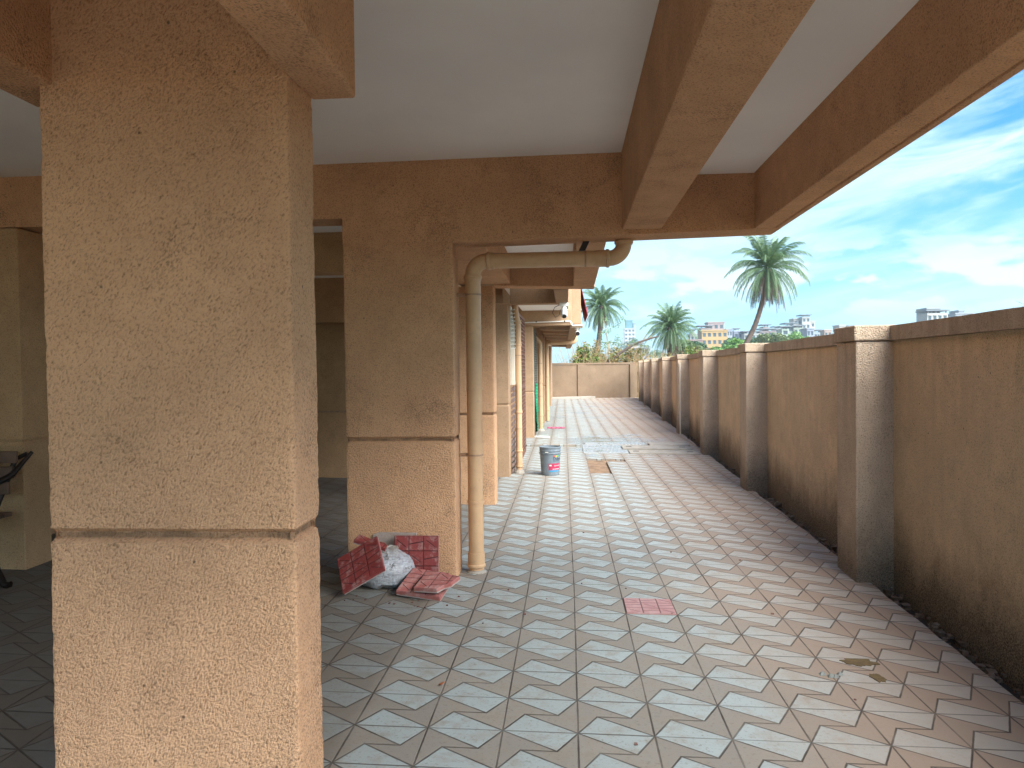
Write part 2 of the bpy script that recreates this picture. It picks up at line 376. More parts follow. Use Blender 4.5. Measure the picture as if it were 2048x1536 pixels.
for i in range(120):
    a, b = -4 + 43 * i / 120, -4 + 43 * (i + 1) / 120
    P = []
    for y, x in ((a, fx(a) - .06), (a, wx(a) + .05), (b, wx(b) + .05), (b, fx(b) - .06)):
        P.append((x, y, floor_z(x) - .09 + .03 * noise.noise(Vector((y * 3, x * 3, 1)))))
    gu.quadpoly(P)
tag(gu.build('gutter', M_GUT), kind='structure')
# broken, slightly heaved paving in front of the side entrance
rp = MB(); rp.box(-1.0, .22, 14.0, 15.35, -.03, .045); rp.box(-1.0, -.2, 15.36, 17.0, -.03, .036)
tag(rp.build('raised_paving', M_TILE, bevel=.006), kind='structure')

# ------------------------------------------------------------------ the building
GV = .966          # height of the groove round the pillars
bld = thing('apartment_building', 'tan rough stucco building standing on pillars, its white canopy ceiling and beams overhead', 'building')
def rough_pillar(x0, x1, y0, y1, ztop, step=.013):
    rr_ = .008; pts = []
    def side(a, b):
        k = max(2, int((Vector(b) - Vector(a)).length / step))
        return [Vector(a).lerp(Vector(b), i / k) for i in range(k)]
    c = [(x0, y0), (x1, y0), (x1, y1), (x0, y1)]; ins = [(1, 1), (-1, 1), (-1, -1), (1, -1)]
    for i in range(4):
        a, b = Vector(c[i]), Vector(c[(i + 1) % 4]); d = (b - a).normalized(); pts += side(a + d * rr_, b - d * rr_) + [b - d * rr_, b + Vector(ins[(i + 1) % 4]) * rr_ * .30]
    cx, cy = (x0 + x1) / 2, (y0 + y1) / 2; zs = []
    z = -.1
    while z < ztop:
        if not GV - .034 < z < GV + .034: zs.append(z)
        z += step
    zs += [GV - .022, GV - .018, GV - .009, GV + .009, GV + .018, GV + .022, ztop]; zs.sort(); rings = []
    for z in zs:
        gin = .019 if abs(z - GV) < .012 else (.005 if abs(z - GV) < .020 else 0.); ring = []
        for p in pts:
            ex = min(p.x - x0, x1 - p.x); ey = min(p.y - y0, y1 - p.y); corner = max(0., 1 - (ex + ey) / .028)
            q = Vector((p.x, p.y, z)); v = .0014 * noise.noise(q * 55) + .0012 * noise.noise(q * 14) + .0022 * noise.noise(q * 2.3)
            chip = max(0., noise.noise(q * 21 + Vector((7, 0, 0))) - .16) * .013 * corner + corner * .0022 * noise.noise(q * 80)
            if abs(z - GV) < .03: chip += max(0., noise.noise(q * 13)) * .010 * (1 if corner else .35)
            if z > ztop - .02: v = 0; chip = 0
            n_ = Vector((0, 0)); 
            if ex < .002 + rr_ * .5: n_.x = -1 if p.x < cx else 1
            if ey < .002 + rr_ * .5: n_.y = -1 if p.y < cy else 1
            n_ = n_.normalized() if n_.length else n_; w = v - chip - gin
            ring.append((p.x + n_.x * w, p.y + n_.y * w, z))
        rings.append(ring)
    return MB().rings(rings).build('pillar', M_ST, bld, True)
def pillar(x0, x1, y0, y1, ztop, mat=None, groove=True, name='pillar'):
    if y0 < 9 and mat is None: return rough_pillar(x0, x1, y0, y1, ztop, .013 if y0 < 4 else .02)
    if y0 > 9 and mat is None: mat = M_ST_SHADE
    mb = MB(); R4 = lambda e, z: [(x0 + e, y0 + e, z), (x1 - e, y0 + e, z), (x1 - e, y1 - e, z), (x0 + e, y1 - e, z)]
    if groove: mb.rings([R4(0, -.1), R4(0, GV - .016), R4(.014, GV - .008), R4(.014, GV + .008), R4(0, GV + .016), R4(0, ztop)])
    else: mb.rings([R4(0, -.1), R4(0, ztop)])
    return mb.build(name, mat or M_ST, bld, bevel=.009)
CROSS = 5.163
pillar(-1.545, -.793, 2.165, 2.385, 2.865)
pillar(-1.525, -.770, CROSS, CROSS + .27, 2.301)
pillar(-1.53, -.770, 8.0, 8.27, 2.31)
pillar(-1.53, -.775, 10.05, 10.32, 2.30)
pillar(-1.2, -.69, 15.45, 15.72, 2.29)
pillar(-1.2, -.60, 20.1, 20.4, 2.28)
pillar(-1.2, -.60, 24.2, 24.5, 2.28)
pillar(-1.2, -.62, 28.8, 29.1, 2.26)
# indoors on the left
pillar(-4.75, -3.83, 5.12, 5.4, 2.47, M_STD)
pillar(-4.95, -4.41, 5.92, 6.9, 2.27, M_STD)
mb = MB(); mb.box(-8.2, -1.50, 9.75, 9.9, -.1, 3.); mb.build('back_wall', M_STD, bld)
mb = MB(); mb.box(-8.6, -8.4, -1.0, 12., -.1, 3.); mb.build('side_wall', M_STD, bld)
gv = MB(); gv.box(-8.2, -1.51, 9.735, 9.749, .90, .925); gv.build('groove_shade', M_CLAMP, bld)  # raised brown strip, its colour standing for the groove's shade
# beams
def beam(pts, d, mat=M_ST, name='beam', bevel=.009):
    if pts[0][1] > 8.1 and mat is M_ST: mat = M_ST_SHADE
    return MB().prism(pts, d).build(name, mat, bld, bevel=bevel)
beam([(-8.2, CROSS, 2.483), (-1.527, CROSS, 2.483), (-1.527, CROSS, 2.302), (-.77, CROSS, 2.302), (1.41, CROSS, 2.345), (1.41, CROSS, 3.0), (-8.2, CROSS, 3.0)], (0, .26, 0), bevel=.003)
beam([(.372, -1.6, 2.358), (.632, -1.6, 2.358), (.632, -1.6, 3.0), (.372, -1.6, 3.0)], (0, 1.6 + CROSS - .001, 0))
beam([(1.235, -1.6, 2.345), (1.36, -1.6, 2.345), (1.36, -1.6, 2.357), (1.372, -1.6, 2.357), (1.372, -1.6, 2.345), (1.41, -1.6, 2.345), (1.41, -1.6, 3.1), (1.235, -1.6, 3.1)], (0, 1.6 + CROSS - .001, 0))
beam([(-.795, -1.6, 2.295), (-.64, -1.6, 2.295), (-.64, -1.6, 3.0), (-.795, -1.6, 3.0)], (0, 1.6 + 2.285, 0))
beam([(-.795, 2.388, 2.30), (-.655, 2.388, 2.30), (-.655, 2.388, 3.0), (-.795, 2.388, 3.0)], (0, -.1, 0))
beam([(-1.69, -1.6, 2.295), (-1.5, -1.6, 2.295), (-1.5, -1.6, 3.0), (-1.69, -1.6, 3.0)], (0, 1.6 + 2.176, 0))
beam([(-1.69, 2.163, 2.30), (-1.547, 2.163, 2.30), (-1.547, 2.163, 3.0), (-1.69, 2.163, 3.0)], (0, .20, 0))
beam([(-8.2, 6.3, 2.27), (-1.53, 6.3, 2.27), (-1.53, 6.3, 2.85), (-8.2, 6.3, 2.85)], (0, .25, 0), M_STD)
beam([(-8.2, 9.4, 2.05), (-1.53, 9.4, 2.05), (-1.53, 9.4, 2.62), (-8.2, 9.4, 2.62)], (0, .25, 0), M_STD)
beam([(-.77, 8.0, 2.31), (.29, 8.0, 2.28), (.29, 8.0, 2.9), (-.77, 8.0, 2.9)], (0, .26, 0))
beam([(-.745, 10.05, 2.293), (.02, 10.05, 2.289), (.02, 10.05, 2.9), (-.745, 10.05, 2.9)], (0, .26, 0))
beam([(.066, CROSS + .262, 2.335), (.285, CROSS + .262, 2.335), (.285, 7.998, 2.285), (.066, 7.998, 2.285)], (0, 0, .6))
beam([(-.145, 8.262, 2.285), (.018, 8.262, 2.285), (.018, 10.048, 2.29), (-.145, 10.048, 2.29)], (0, 0, .6))
beam([(-1.525, 5.434, 2.33), (-.585, 5.434, 2.33), (-.585, 5.434, 2.9), (-1.525, 5.434, 2.9)], (0, 2.56, 0))
# canopy ceilings, each a real slab
def ceiling(x0, x1, y0, y1, z0, z1, t=.12):
    return MB().hexa([(x0, y0, z0), (x1, y0, z1), (x1, y1, z1), (x0, y1, z0), (x0, y0, z0 + t), (x1, y0, z1 + t), (x1, y1, z1 + t), (x0, y1, z0 + t)]).build('ceiling', M_CEIL, bld)
ceiling(-8.2, .371, -1.6, CROSS - .002, 2.80, 2.872)
ceiling(.634, 1.234, -1.6, CROSS - .002, 2.71, 2.71)
ceiling(-8.2, .065, CROSS + .262, 9.74, 2.60, 2.60)
ceiling(-.9, .02, 10.32, 15.44, 2.6, 2.6)
# unseen upper mass added over the canopy, kept low so skylight reaches the wall
mb = MB(); mb.box(-14, -.10, -1.6, 15.44, 3.1, 4.6); mb.build('upper_wall', M_ST_SHADE, bld)
# projecting block further along
mb = MB(); mb.box(-1.3, .09, 15.45, 15.7, 2.295, 4.8); mb.build('upper_wall', M_ST_SHADE, bld, bevel=.01)
mb = MB(); mb.box(-14, .28, 15.702, 36., 2.95, 4.8); mb.build('upper_wall', M_ST_SHADE, bld, bevel=.01)
mb = MB(); mb.box(.092, .28, 15.60, 15.70, 2.33, 4.8); mb.build('wall_return', M_ST_SHADE, bld)
mb = MB(); mb.box(.095, .31, 15.35, 15.598, 2.24, 2.275); mb.build('ledge', M_CAP, bld, bevel=.005)
for y in (16.9, 18.6, 20.12, 22.2, 24.22, 26.5, 28.82):
    beam([(-.6, y, 2.29 - .004 * (y - 15)), (.04, y, 2.27 - .004 * (y - 15)), (.04, y, 2.9), (-.6, y, 2.9)], (0, .24, 0))
beam([(.05, 15.71, 2.25), (.27, 15.71, 2.25), (.12, 29.1, 2.16), (-.06, 29.1, 2.16)], (0, 0, .69))
ceiling(-.6, .05, 15.73, 29., 2.58, 2.58, .3)
mb = MB(); mb.box(-14, -.72, 29.1, 36, -.1, 2.94); mb.build('end_block', M_ST_SHADE, bld)
# side of the ground floor between the fourth and fifth pillars
lv = MB()
for i in range(11):
    z = 2.27 - .052 * i
    lv.obox((-.765, 10.335, z - .05), (.062, 0, .016), (0, .74, 0), (0, 0, .012))
lo = lv.build('louvre_panel', M_WHITE, bld)
mb = MB(); mb.box(-.80, -.765, 10.33, 11.1, 1.22, 2.29); mb.build('louvre_backing', plain('cream_panel', (.62, .55, .45), .6, .08), bld)
mb = MB(); mb.box(-.762, -.712, 10.34, 11.1, 1.22, 1.72); mb.build('cream_panel', MATS['cream_panel'], bld, bevel=.004)
sh = MB()
for i in range(15):
    z = .02 + .079 * i
    sh.obox((-.77, 10.33, z), (.03, 0, .02), (0, .95, 0), (0, 0, .052))
sh.build('roller_shutter', plain('shutter_paint', (.19, .13, .11), .6, .25, 9), bld)
def mesh_panel(x, y0, y1, z0, z1, step, w, mat, name, framemat=None):
    fr = MB(); f = .035
    fr.box(x - .02, x + .02, y0, y0 + f, z0, z1); fr.box(x - .02, x + .02, y1 - f, y1, z0, z1)
    fr.box(x - .02, x + .02, y0 + f, y1 - f, z0, z0 + f); fr.box(x - .02, x + .02, y0 + f, y1 - f, z1 - f, z1)
    fr.box(x - .018, x + .018, y0 + f, y1 - f, (z0 + z1) / 2 - f / 2, (z0 + z1) / 2 + f / 2)
    o = fr.build(name, framemat or mat, bld)
    wm = MB(); y = y0 + f + step / 2
    while y < y1 - f: wm.box(x - w / 2, x + w / 2, y - w / 2, y + w / 2, z0 + f, z1 - f); y += step
    z = z0 + f + step / 2
    while z < z1 - f: wm.box(x + w / 2 + .001, x + w * 1.5, y0 + f, y1 - f, z - w / 2, z + w / 2); z += step
    wm.build('wire_mesh', mat, o); return o
mesh_panel(-.735, 11.25, 12.95, .04, 2.27, .06, .012, M_RUST, 'mesh_gate')
mesh_panel(-.70, 15.73, 17.0, .05, 2.27, .05, .016, M_MESH, 'mesh_screen')
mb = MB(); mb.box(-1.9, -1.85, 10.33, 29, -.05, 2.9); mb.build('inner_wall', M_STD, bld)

# ------------------------------------------------------------------ rainwater pipes
def arc(c, a, b, k=8):      # quarter bend from direction a to b about centre c
    c, a, b = map(Vector, (c, a, b)); return [c + a * math.cos(t) + b * math.sin(t) for t in (math.pi / 2 * i / k for i in range(k + 1))]
def collar(root, p, d, r, ln=.07, lip=True):
    d = Vector(d).normalized(); p = Vector(p)
    pr = [(0, r * 1.0), (0, r * 1.09), (.006, r * 1.2), (.02, r * 1.2), (.025, r * 1.1), (ln, r * 1.1), (ln, r)] if lip else [(0, r), (0, r * 1.1), (ln, r * 1.1), (ln, r)]
    return MB().tube([p + d * s for s, _ in pr], [q for _, q in pr], 20).build('collar', M_PIPE, root, True)
def clamp(root, p, r, to=None, axis='z'):
    mb = MB(); p = Vector(p)
    if axis == 'z': mb.tube([p + Vector((0, 0, -.006)), p + Vector((0, 0, .006))], r * 1.06, 20)
    else: mb.tube([p + Vector((-.006, 0, 0)), p + Vector((.006, 0, 0))], r * 1.06, 20)
    if to is not None:
        mb.tube([p + (Vector(to) - p).normalized() * r, to], .012, 8)
    return mb.build('clamp', M_CLAMP, root)
# first pipe: floor to beam with a long horizontal run
px, py, r = -.657, 5.36, .054
P1 = thing('drainpipe', 'nearest tan drainpipe, thick, bending below the beam into a long horizontal run', 'drainpipe', (px, py, 0), 'rainwater pipes down the pillars')
zt = 2.2; b = .10
path = [(px, py, .03), (px, py, zt - b)] + arc((px + b, py, zt - b), (-b, 0, 0), (0, 0, b))[1:] + [(.396 - b, py, zt)] + \
       [(.396 - b + b * math.sin(t), py, zt + b - b * math.cos(t)) for t in (math.pi / 2 * i / 8 for i in range(1, 9))] + [(.396, py, 2.345)]
MB().tube(path, r, 24).build('pipe', M_PIPE, P1, True)
collar(P1, (px, py, .045), (0, 0, 1), r, .105); collar(P1, (px, py, .50), (0, 0, 1), r, .02, False)
collar(P1, (px, py, zt - b), (0, 0, -1), r, .04); collar(P1, (px + b, py, zt), (1, 0, 0), r, .05)
collar(P1, (.396 - b, py, zt), (-1, 0, 0), r, .09); collar(P1, (.396, py, zt + b + .02), (0, 0, -1), r, .03); collar(P1, (px, py, 1.3), (0, 0, 1), r, .012, False)
clamp(P1, (px, py, 1.965), r, (-.772, py, 1.965)); clamp(P1, (px, py, .84), r, (-.772, py, .84))
clamp(P1, (.13, py, zt), r, None, 'x')
mb = MB(); mb.obox((.085, py - .01, 2.255), (.045, 0, .0), (0, .02, 0), (.04, 0, .085)); mb.build('hanger', M_IRON, P1)
mb = MB(); mb.lathe([(.075, 0), (.068, .018), (.05, .028)], (px, py, floor_z(px) - .01), 14); mb.build('mortar_foot', M_CONC, P1)
# second pipe, thinner, with an offset below the beam
def straight_pipe(label, x, y, r, top, collars, clamps, wallx, offset=None):
    t = thing('drainpipe', label, 'drainpipe', (x, y, 0), 'rainwater pipes down the pillars')
    path = [(x, y, .03), (x, y, top)] if not offset else [(x, y, .03), (x, y, top - .35), (x, y, top - .3), (x + offset[0] * .5, y + offset[1] * .5, top - .2), (x + offset[0], y + offset[1], top - .1), (x + offset[0], y + offset[1], top)]
    MB().tube(path, r, 16).build('pipe', M_PIPE, t, True)
    for z in collars: collar(t, (x, y, z), (0, 0, 1), r, .05)
    for z in clamps: clamp(t, (x, y, z), r, (wallx, y, z))
    mb = MB(); mb.lathe([(r * 1.9, 0), (r * 1.7, .03), (r * 1.2, .06)], (x, y, floor_z(x) - .01), 12); mb.build('mortar_foot', M_CONC, t)
    return t
straight_pipe('slim tan drainpipe behind the pale bucket, beside the louvred panel', -.672, 10.45, .043, 2.32, (.09, .30, .83, 1.75, 2.05), (1.62, .62), -.76, (-.03, -.05))
straight_pipe('tan drainpipe with a cranked top beside the dark wire screen', -.622, 17.45, .052, 2.3, (.35, 1.1, 1.9), (1.55, .8), -.70, (-.16, -.05))
t = thing('drainpipe', 'farthest tan drainpipe, turning into a horizontal run under the far canopy', 'drainpipe', (-.555, 20.6, 0), 'rainwater pipes down the pillars')
x, y, r = -.555, 20.62, .055
path = [(x, y, .02), (x, y, 2.02)] + arc((x + .1, y, 2.02), (-.1, 0, 0), (0, 0, .1))[1:] + [(.12, y, 2.12)] + [(.12 + .1 * math.sin(q), y, 2.22 - .1 * math.cos(q)) for q in (math.pi / 2 * i / 6 for i in range(1, 7))] + [(.22, y, 2.3)]
MB().tube(path, r, 16).build('pipe', M_PIPE, t, True)
for z in (.3, 1.95): collar(t, (x, y, z), (0, 0, 1), r, .05)
clamp(t, (x, y, 1.2), r, (-.61, y, 1.2)); collar(t, (x + .1, y, 2.12), (1, 0, 0), r)

# ------------------------------------------------------------------ wiring and cameras under the canopy
cdt = thing('conduit_pipe', 'thin white conduit running along the stucco block and down to its ledge', 'conduit', (-.9, 15.42, 2.33))
MB().tube([(-.9, 15.42, 2.335), (-.85, 15.42, 2.36), (0.02, 15.42, 2.375), (.06, 15.42, 2.37), (.085, 15.40, 2.34), (.09, 15.36, 2.30), (.1, 15.33, 2.285), (.31, 15.33, 2.285)], .012, 10).build('pipe', M_WHITE, cdt, True)
for xx in (-.62, -.05): MB().tube([(xx - .012, 15.42, 2.372), (xx + .012, 15.42, 2.372)], .016, 10).build('clip', M_IRON, cdt)
c1 = thing('security_camera', 'white security camera on a box bracket hanging under the canopy beam', 'camera', (-.04, 9.98, 2.29))
mb = MB(); mb.box(-.10, .015, 9.95, 10.045, 2.245, 2.291); mb.build('bracket', M_WHITE, c1, bevel=.008)
mb = MB(); mb.lathe([(.028, 0), (.034, -.035), (.045, -.045), (.045, -.055)], (-.04, 9.98, 2.244), 16); mb.build('neck', M_WHITE, c1, True)
mb = MB(); mb.tube([(-.04, 9.99, 2.185), (-.038, 9.95, 2.165), (-.036, 9.90, 2.12), (-.036, 9.885, 2.108)], [.03, .043, .042, .034], 16); mb.build('body', plain('grey_plastic', (.5, .52, .52), .35, .06), c1, True)
mb = MB(); mb.tube([(-.036, 9.884, 2.107), (-.035, 9.872, 2.098)], .026, 16); mb.build('lens', M_IRON, c1, True)
mb = MB(); mb.tube([(-.10, 9.98, 2.26), (-.16, 9.98, 2.23), (-.19, 9.98, 2.16), (-.15, 9.98, 2.10), (-.10, 9.98, 2.13), (-.085, 9.98, 2.2)], .004, 6); mb.build('cable', M_IRON, c1)
c2 = thing('security_camera', 'small dark lensed security camera under the ledge of the far stucco block', 'camera', (.2, 15.42, 2.24))
mb = MB(); mb.lathe([(.05, 0), (.05, -.03), (.02, -.04), (.02, -.07)], (.2, 15.45, 2.239), 14); mb.build('bracket', M_WHITE, c2, True)
mb = MB(); mb.tube([(.2, 15.50, 2.15), (.205, 15.30, 2.12)], .042, 14); mb.build('body', M_WHITE, c2, True)
mb = MB(); mb.tube([(.205, 15.299, 2.12), (.206, 15.27, 2.116)], .04, 14); mb.build('lens', M_IRON, c2, True)
aw = MB(); aw.hexa([(.283, 15.9, 3.15), (.42, 15.9, 2.52), (.42, 18.5, 2.52), (.283, 18.5, 3.15), (.283, 15.9, 3.17), (.435, 15.9, 2.53), (.435, 18.5, 2.53), (.283, 18.5, 3.17)])
tag(aw.build('awning', plain('red_canvas', (.30, .02, .035), .6, .15)), 'dark red sloping awning on the far corner of the building', 'awning')

# ------------------------------------------------------------------ boundary wall
bw = thing('boundary_wall', 'long stained tan boundary wall with pilasters along the right of the paving', 'wall')
WT = 1.60
def wall_strip(f0, f1, y0, y1, z0, z1, seg=24, wob=.0):
    mb = MB()
    rings = []
    for i in range(seg + 1):
        y = y0 + (y1 - y0) * i / seg
        w = wob * noise.noise(Vector((y * 1.7, z1, 2)))
        rings.append([(f0(y) + w, y, z0), (f1(y), y, z0), (f1(y), y, z1 + w), (f0(y) + w, y, z1 + w)])
    mb.rings(rings); return mb
wall_strip(wx, lambda y: wx(y) + .22, -4, 37.0, -.34, WT, 200, .006).build('wall_panel', M_WALL, bw)
wall_strip(lambda y: wx(y) - .025, lambda y: wx(y) + .25, -4, 37.0, WT + .004, WT + .10, 200, .006).build('coping', M_CAP, bw)
PIL_Y = [1.5, 5.32, 9.2, 12.95, 17.05, 21.15, 25.4, 29.75, 33.6]
for y in PIL_Y:
    mb = MB(); L_ = .42; pf = lambda yy: wx(yy) - .245
    mb.hexa([(pf(y), y, -.34), (wx(y) + .03, y, -.34), (wx(y + L_) + .03, y + L_, -.34), (pf(y + L_), y + L_, -.34),
             (pf(y), y, WT), (wx(y) + .03, y, WT), (wx(y + L_) + .03, y + L_, WT), (pf(y + L_), y + L_, WT)])
    p_ = mb.build('pilaster', M_PIL, bw, bevel=.012)
    mb = MB(); e = .014
    mb.hexa([(pf(y) - e, y - e, WT + .003), (wx(y) + .06, y - e, WT + .003), (wx(y) + .06, y + L_ + e, WT + .003), (pf(y + L_) - e, y + L_ + e, WT + .003),
             (pf(y) - e, y - e, WT + .108), (wx(y) + .06, y - e, WT + .108), (wx(y) + .06, y + L_ + e, WT + .108), (pf(y + L_) - e, y + L_ + e, WT + .108)])
    mb.build('cap', M_CAP, p_, bevel=.01)
wp = thing('wall_pipe', 'thin cream pipe standing against a pilaster of the boundary wall', 'pipe', (2.45, 17.0, 0))
MB().tube([(2.45, 17.0, -.05), (2.45, 17.0, 1.52)], .016, 10).build('pipe', MATS['cream_panel'], wp, True)
MB().tube([(2.45, 17.0, .62), (2.45, 17.0, .66)], .022, 10).build('collar', MATS['cream_panel'], wp, True)
ew = thing('end_wall', 'plain bright tan wall closing the far end of the paved strip', 'wall')
def ew_box(t0, t1, d0, d1, z0, z1, name, mat):
    A, B = Vector((-1.6, 35.4, 0)), Vector((3.7, 38.0, 0)); u = (B - A); n_ = Vector((u.y, -u.x, 0)).normalized()
    P = [A + u * t0 + n_ * d1, A + u * t1 + n_ * d1, A + u * t1 - n_ * d0, A + u * t0 - n_ * d0]
    mb = MB().hexa([(*p.xy, z0) for p in P] + [(*p.xy, z1) for p in P]); return mb.build(name, mat, ew, bevel=.012)
ew_box(0, .93, .2, 0, -.34, 1.57, 'wall_panel', M_FAR)
ew_box(0, .93, .2, .03, 1.574, 1.66, 'coping', M_FAR)
ew_box(.385, .46, .0, .07, -.3, 1.57, 'pilaster', M_FAR)
ew_box(.865, .93, .0, .09, -.3, 1.57, 'pilaster', M_FAR)
ew_box(0, .5, 0, .55, -.1, .08, 'kerb', M_CONC)

# ------------------------------------------------------------------ trench covers, hole, stains
def slab(label, x0, x1, y0, y1, z, mat, name='cover_slab', notch=True, tilt=0.):
    t = thing(name, label, 'slab', ((x0 + x1) / 2, (y0 + y1) / 2, floor_z((x0 + x1) / 2)), 'covers over the drain trench')
    za, zb = floor_z(x0) + z, floor_z(x1) + z + tilt
    mb = MB().hexa([(x0, y0, za - .035), (x1, y0 + .04, zb - .035), (x1, y1 + .04, zb - .035), (x0, y1, za - .035), (x0, y0, za), (x1, y0 + .04, zb), (x1, y1 + .04, zb), (x0, y1, za)])
    mb.build('slab', mat, t, bevel=.006)
    if notch:
        for q in (.06, .84):
            xx = x0 + (x1 - x0) * q; zz = za + (zb - za) * q
            MB().box(xx, xx + .10, (y0 + y1) / 2, (y0 + y1) / 2 + .05, zz - .01, zz + .003).build('lifting_slot', M_DARK, t)
    return t
def wet_plate():
    m, n, p = newmat('wet_chequer_plate'); co = objco(n); x, y, z = n.sep(co)
    a = n.m('ADD', x, n.m('MULTIPLY', y, .35))
    st = n.m('SINE', n.m('MULTIPLY', a, 95.)); st2 = n.m('SINE', n.m('MULTIPLY', y, 42.))
    h = n.m('MULTIPLY', n.ramp(st, .2, .8), n.ramp(st2, -.3, .3))
    n.put(p.inputs['Base Color'], n.mix(h, (.26, .255, .24), (.40, .40, .38))); p.inputs['Metallic'].default_value = .0
    n.put(p.inputs['Roughness'], n.ramp(n.noise(co, 5, 4), .35, .65, .08, .5))
    b = n.node('ShaderNodeBump', {'Strength': .5, 'Distance': .006, 'Height': h}); n.l.new(b.outputs[0], p.inputs['Normal'])
    return m
slab('pale concrete trench cover with two slots, next to the missing tiles', 1.03, 2.2, 12.93, 13.42, .022, M_CONC)
slab('pale concrete trench cover with dark gap before it, behind another cover', .95, 2.16, 13.5, 14.05, .04, M_CONC)
slab('dusty plain trench cover, farthest of the covers and nearest the wall', 1.5, 2.22, 14.15, 14.7, .03, M_CONC, notch=False, tilt=.02)
slab('wet shiny metal chequer plate reflecting blue sky over the trench', .25, 1.02, 12.95, 14.3, .016, wet_plate(), 'metal_cover', notch=False)
slab('long narrow wet metal strip beyond the chequer plate', .3, 1.45, 14.4, 14.75, .018, MATS['wet_chequer_plate'], 'metal_cover', notch=False)
# stain on the tiles
M_MUD = plain('dried_mud', (.13, .085, .035), .8, .3, 30)
for lab, (cx, cy, w, h) in (('larger dried brown splash on the pale tiles near the boundary wall', (1.41, 3.86, .075, .05)), ('small brown drip just in front of the larger dried splash', (1.43, 3.67, .03, .05))):
    pts = []
    for i in range(40):
        a = 2 * math.pi * i / 40; q = 1 + .55 * noise.noise(Vector((cx * 9 + math.cos(a) * 1.9, math.sin(a) * 1.9, cy))) + .2 * noise.noise(Vector((math.cos(a) * 6, math.sin(a) * 6, cx)))
        xx, yy = cx + w * q * math.cos(a), cy + h * q * math.sin(a); pts.append((xx, yy, floor_z(xx) + .001))
    tag(MB().prism(pts, (0, 0, .003)).build('mud_splash', M_MUD), lab, 'stain')
mb = MB(); rr = random.Random(2)
for i in range(7):
    cx, cy = 1.22 + rr.uniform(-.04, .05), 3.67 + rr.uniform(-.02, .03); s = rr.uniform(.008, .018); z = floor_z(cx)
    mb.hexa([(cx - s, cy - s, z + .001), (cx + s, cy - s * .6, z + .001), (cx + s * .7, cy + s, z + .001), (cx - s, cy + s * .8, z + .001), (cx - s * .4, cy - s * .4, z + s), (cx + s * .5, cy - s * .3, z + s * .8), (cx + s * .3, cy + s * .4, z + s), (cx - s * .4, cy + s * .5, z + s * .7)])
tag(mb.build('bird_dropping', plain('grey_white_crumb', (.22, .23, .21), .8, .3, 40)), 'grey and white crumbled dropping beside the brown splash', 'dropping')
leaf = MB(); leaf.prism([(-.60, 3.42, .0145), (-.585, 3.405, .017), (-.572, 3.43, .022), (-.585, 3.44, .016)], (0, 0, .002))
tag(leaf.build('fallen_leaf', plain('dry_leaf', (.4, .12, .04), .7, .2, 20)), 'tiny dry orange leaf lying on the tiles', 'leaf')
# litter along the gutter
def rubble():
    mb = MB(); rr = random.Random(11)
    for i in range(420):
        y = rr.choice((rr.uniform(3, 9), rr.uniform(6, 20))); x = fx(y) + rr.uniform(.0, .13); s = rr.uniform(.006, .024); z = floor_z(x) - .055 + rr.uniform(-.01, .03)
        mb.hexa([(x + s * rr.uniform(.6, 1.2) * a, y + s * rr.uniform(.6, 1.2) * b, z + s * c * rr.uniform(.3, .8)) for c in (-1, 1) for a, b in ((-1, -1), (1, -1), (1, 1), (-1, 1))])
    return mb
tag(rubble().build('gutter_rubble', plain('rubble', (.16, .11, .075), .95, .5, 30)), 'small stones and crumbs of mortar lying along the gutter', 'rubble', kind='stuff')

# ------------------------------------------------------------------ loose red paving tiles
RT = red_tile_material('red_tile', (.20, .028, .026), (.26, .045, .04))
RT2 = red_tile_material('dusty_red_tile', (.34, .095, .08), (.40, .16, .14), dust=.3)
RT3 = red_tile_material('pink_tile', (.34, .165, .15), (.40, .225, .205), dust=.2)
def red_tile(label, origin, a, b, mat, outline=None, t=.03, name='paving_tile', th=.3):
    """tile plate whose own X and Y run along a and b"""
    a, b = Vector(a).normalized(), Vector(b); b = (b - a * b.dot(a)).normalized(); nrm = a.cross(b)
    pts = outline or [(0, 0), (th, 0), (th, th), (0, th)]
    mb = MB().prism([(x, y, 0) for x, y in pts], (0, 0, t)); o = mb.build(name, mat, bevel=.004)
    o.matrix_world = Matrix(((a.x, b.x, nrm.x, origin[0]), (a.y, b.y, nrm.y, origin[1]), (a.z, b.z, nrm.z, origin[2]), (0, 0, 0, 1)))
    return tag(o, label, 'tile', 'loose red paving tiles by the pillar')
red_tile('dark red grooved tile standing upright against the pillar', (-1.178, 5.07, .026), (1, 0, .0), (0, .11, 1), RT)
red_tile('grey backed tile standing against the pillar, its red face hidden', (-1.04, 5.12, .035), (-1, .02, 0), (0, .07, 1), plain('tile_back', (.33, .27, .23), .9, .15, 20, speck=(.3, .1, .08)), [(0, 0), (.3, 0), (.305, .285), (.26, .3), (0, .298)])
red_tile('red grooved tile tilted on one corner against the white sack', (-1.40, 4.66, .045), (.263, .02, .15), (-.06, .235, .175), RT, t=.028)
red_tile('narrow red broken strip of tile lying on top of the sack', (-1.42, 4.93, .305), (.22, -.02, -.055), (.05, .25, .05), RT, [(0, 0), (.225, 0), (.215, .05), (.19, .075), (.1, .07), (.03, .09), (0, .08)])
red_tile('dusty pale red tile lying flat on the floor under a broken piece', (-1.09, 4.72, .03), (.3, -.07, -.02), (.02, .28, .095), RT2, [(0, 0), (.3, 0), (.3, .2), (.26, .26), (0, .26)], t=.035)
red_tile('broken dusty pink piece of tile with jagged end on the flat tile', (-.965, 4.67, .065), (.3, -.09, .012), (.075, .25, .075), RT2, [(0, 0), (.16, 0), (.19, .05), (.225, .075), (.235, .12), (.25, .16), (.1, .19), (0, .19)], t=.032)
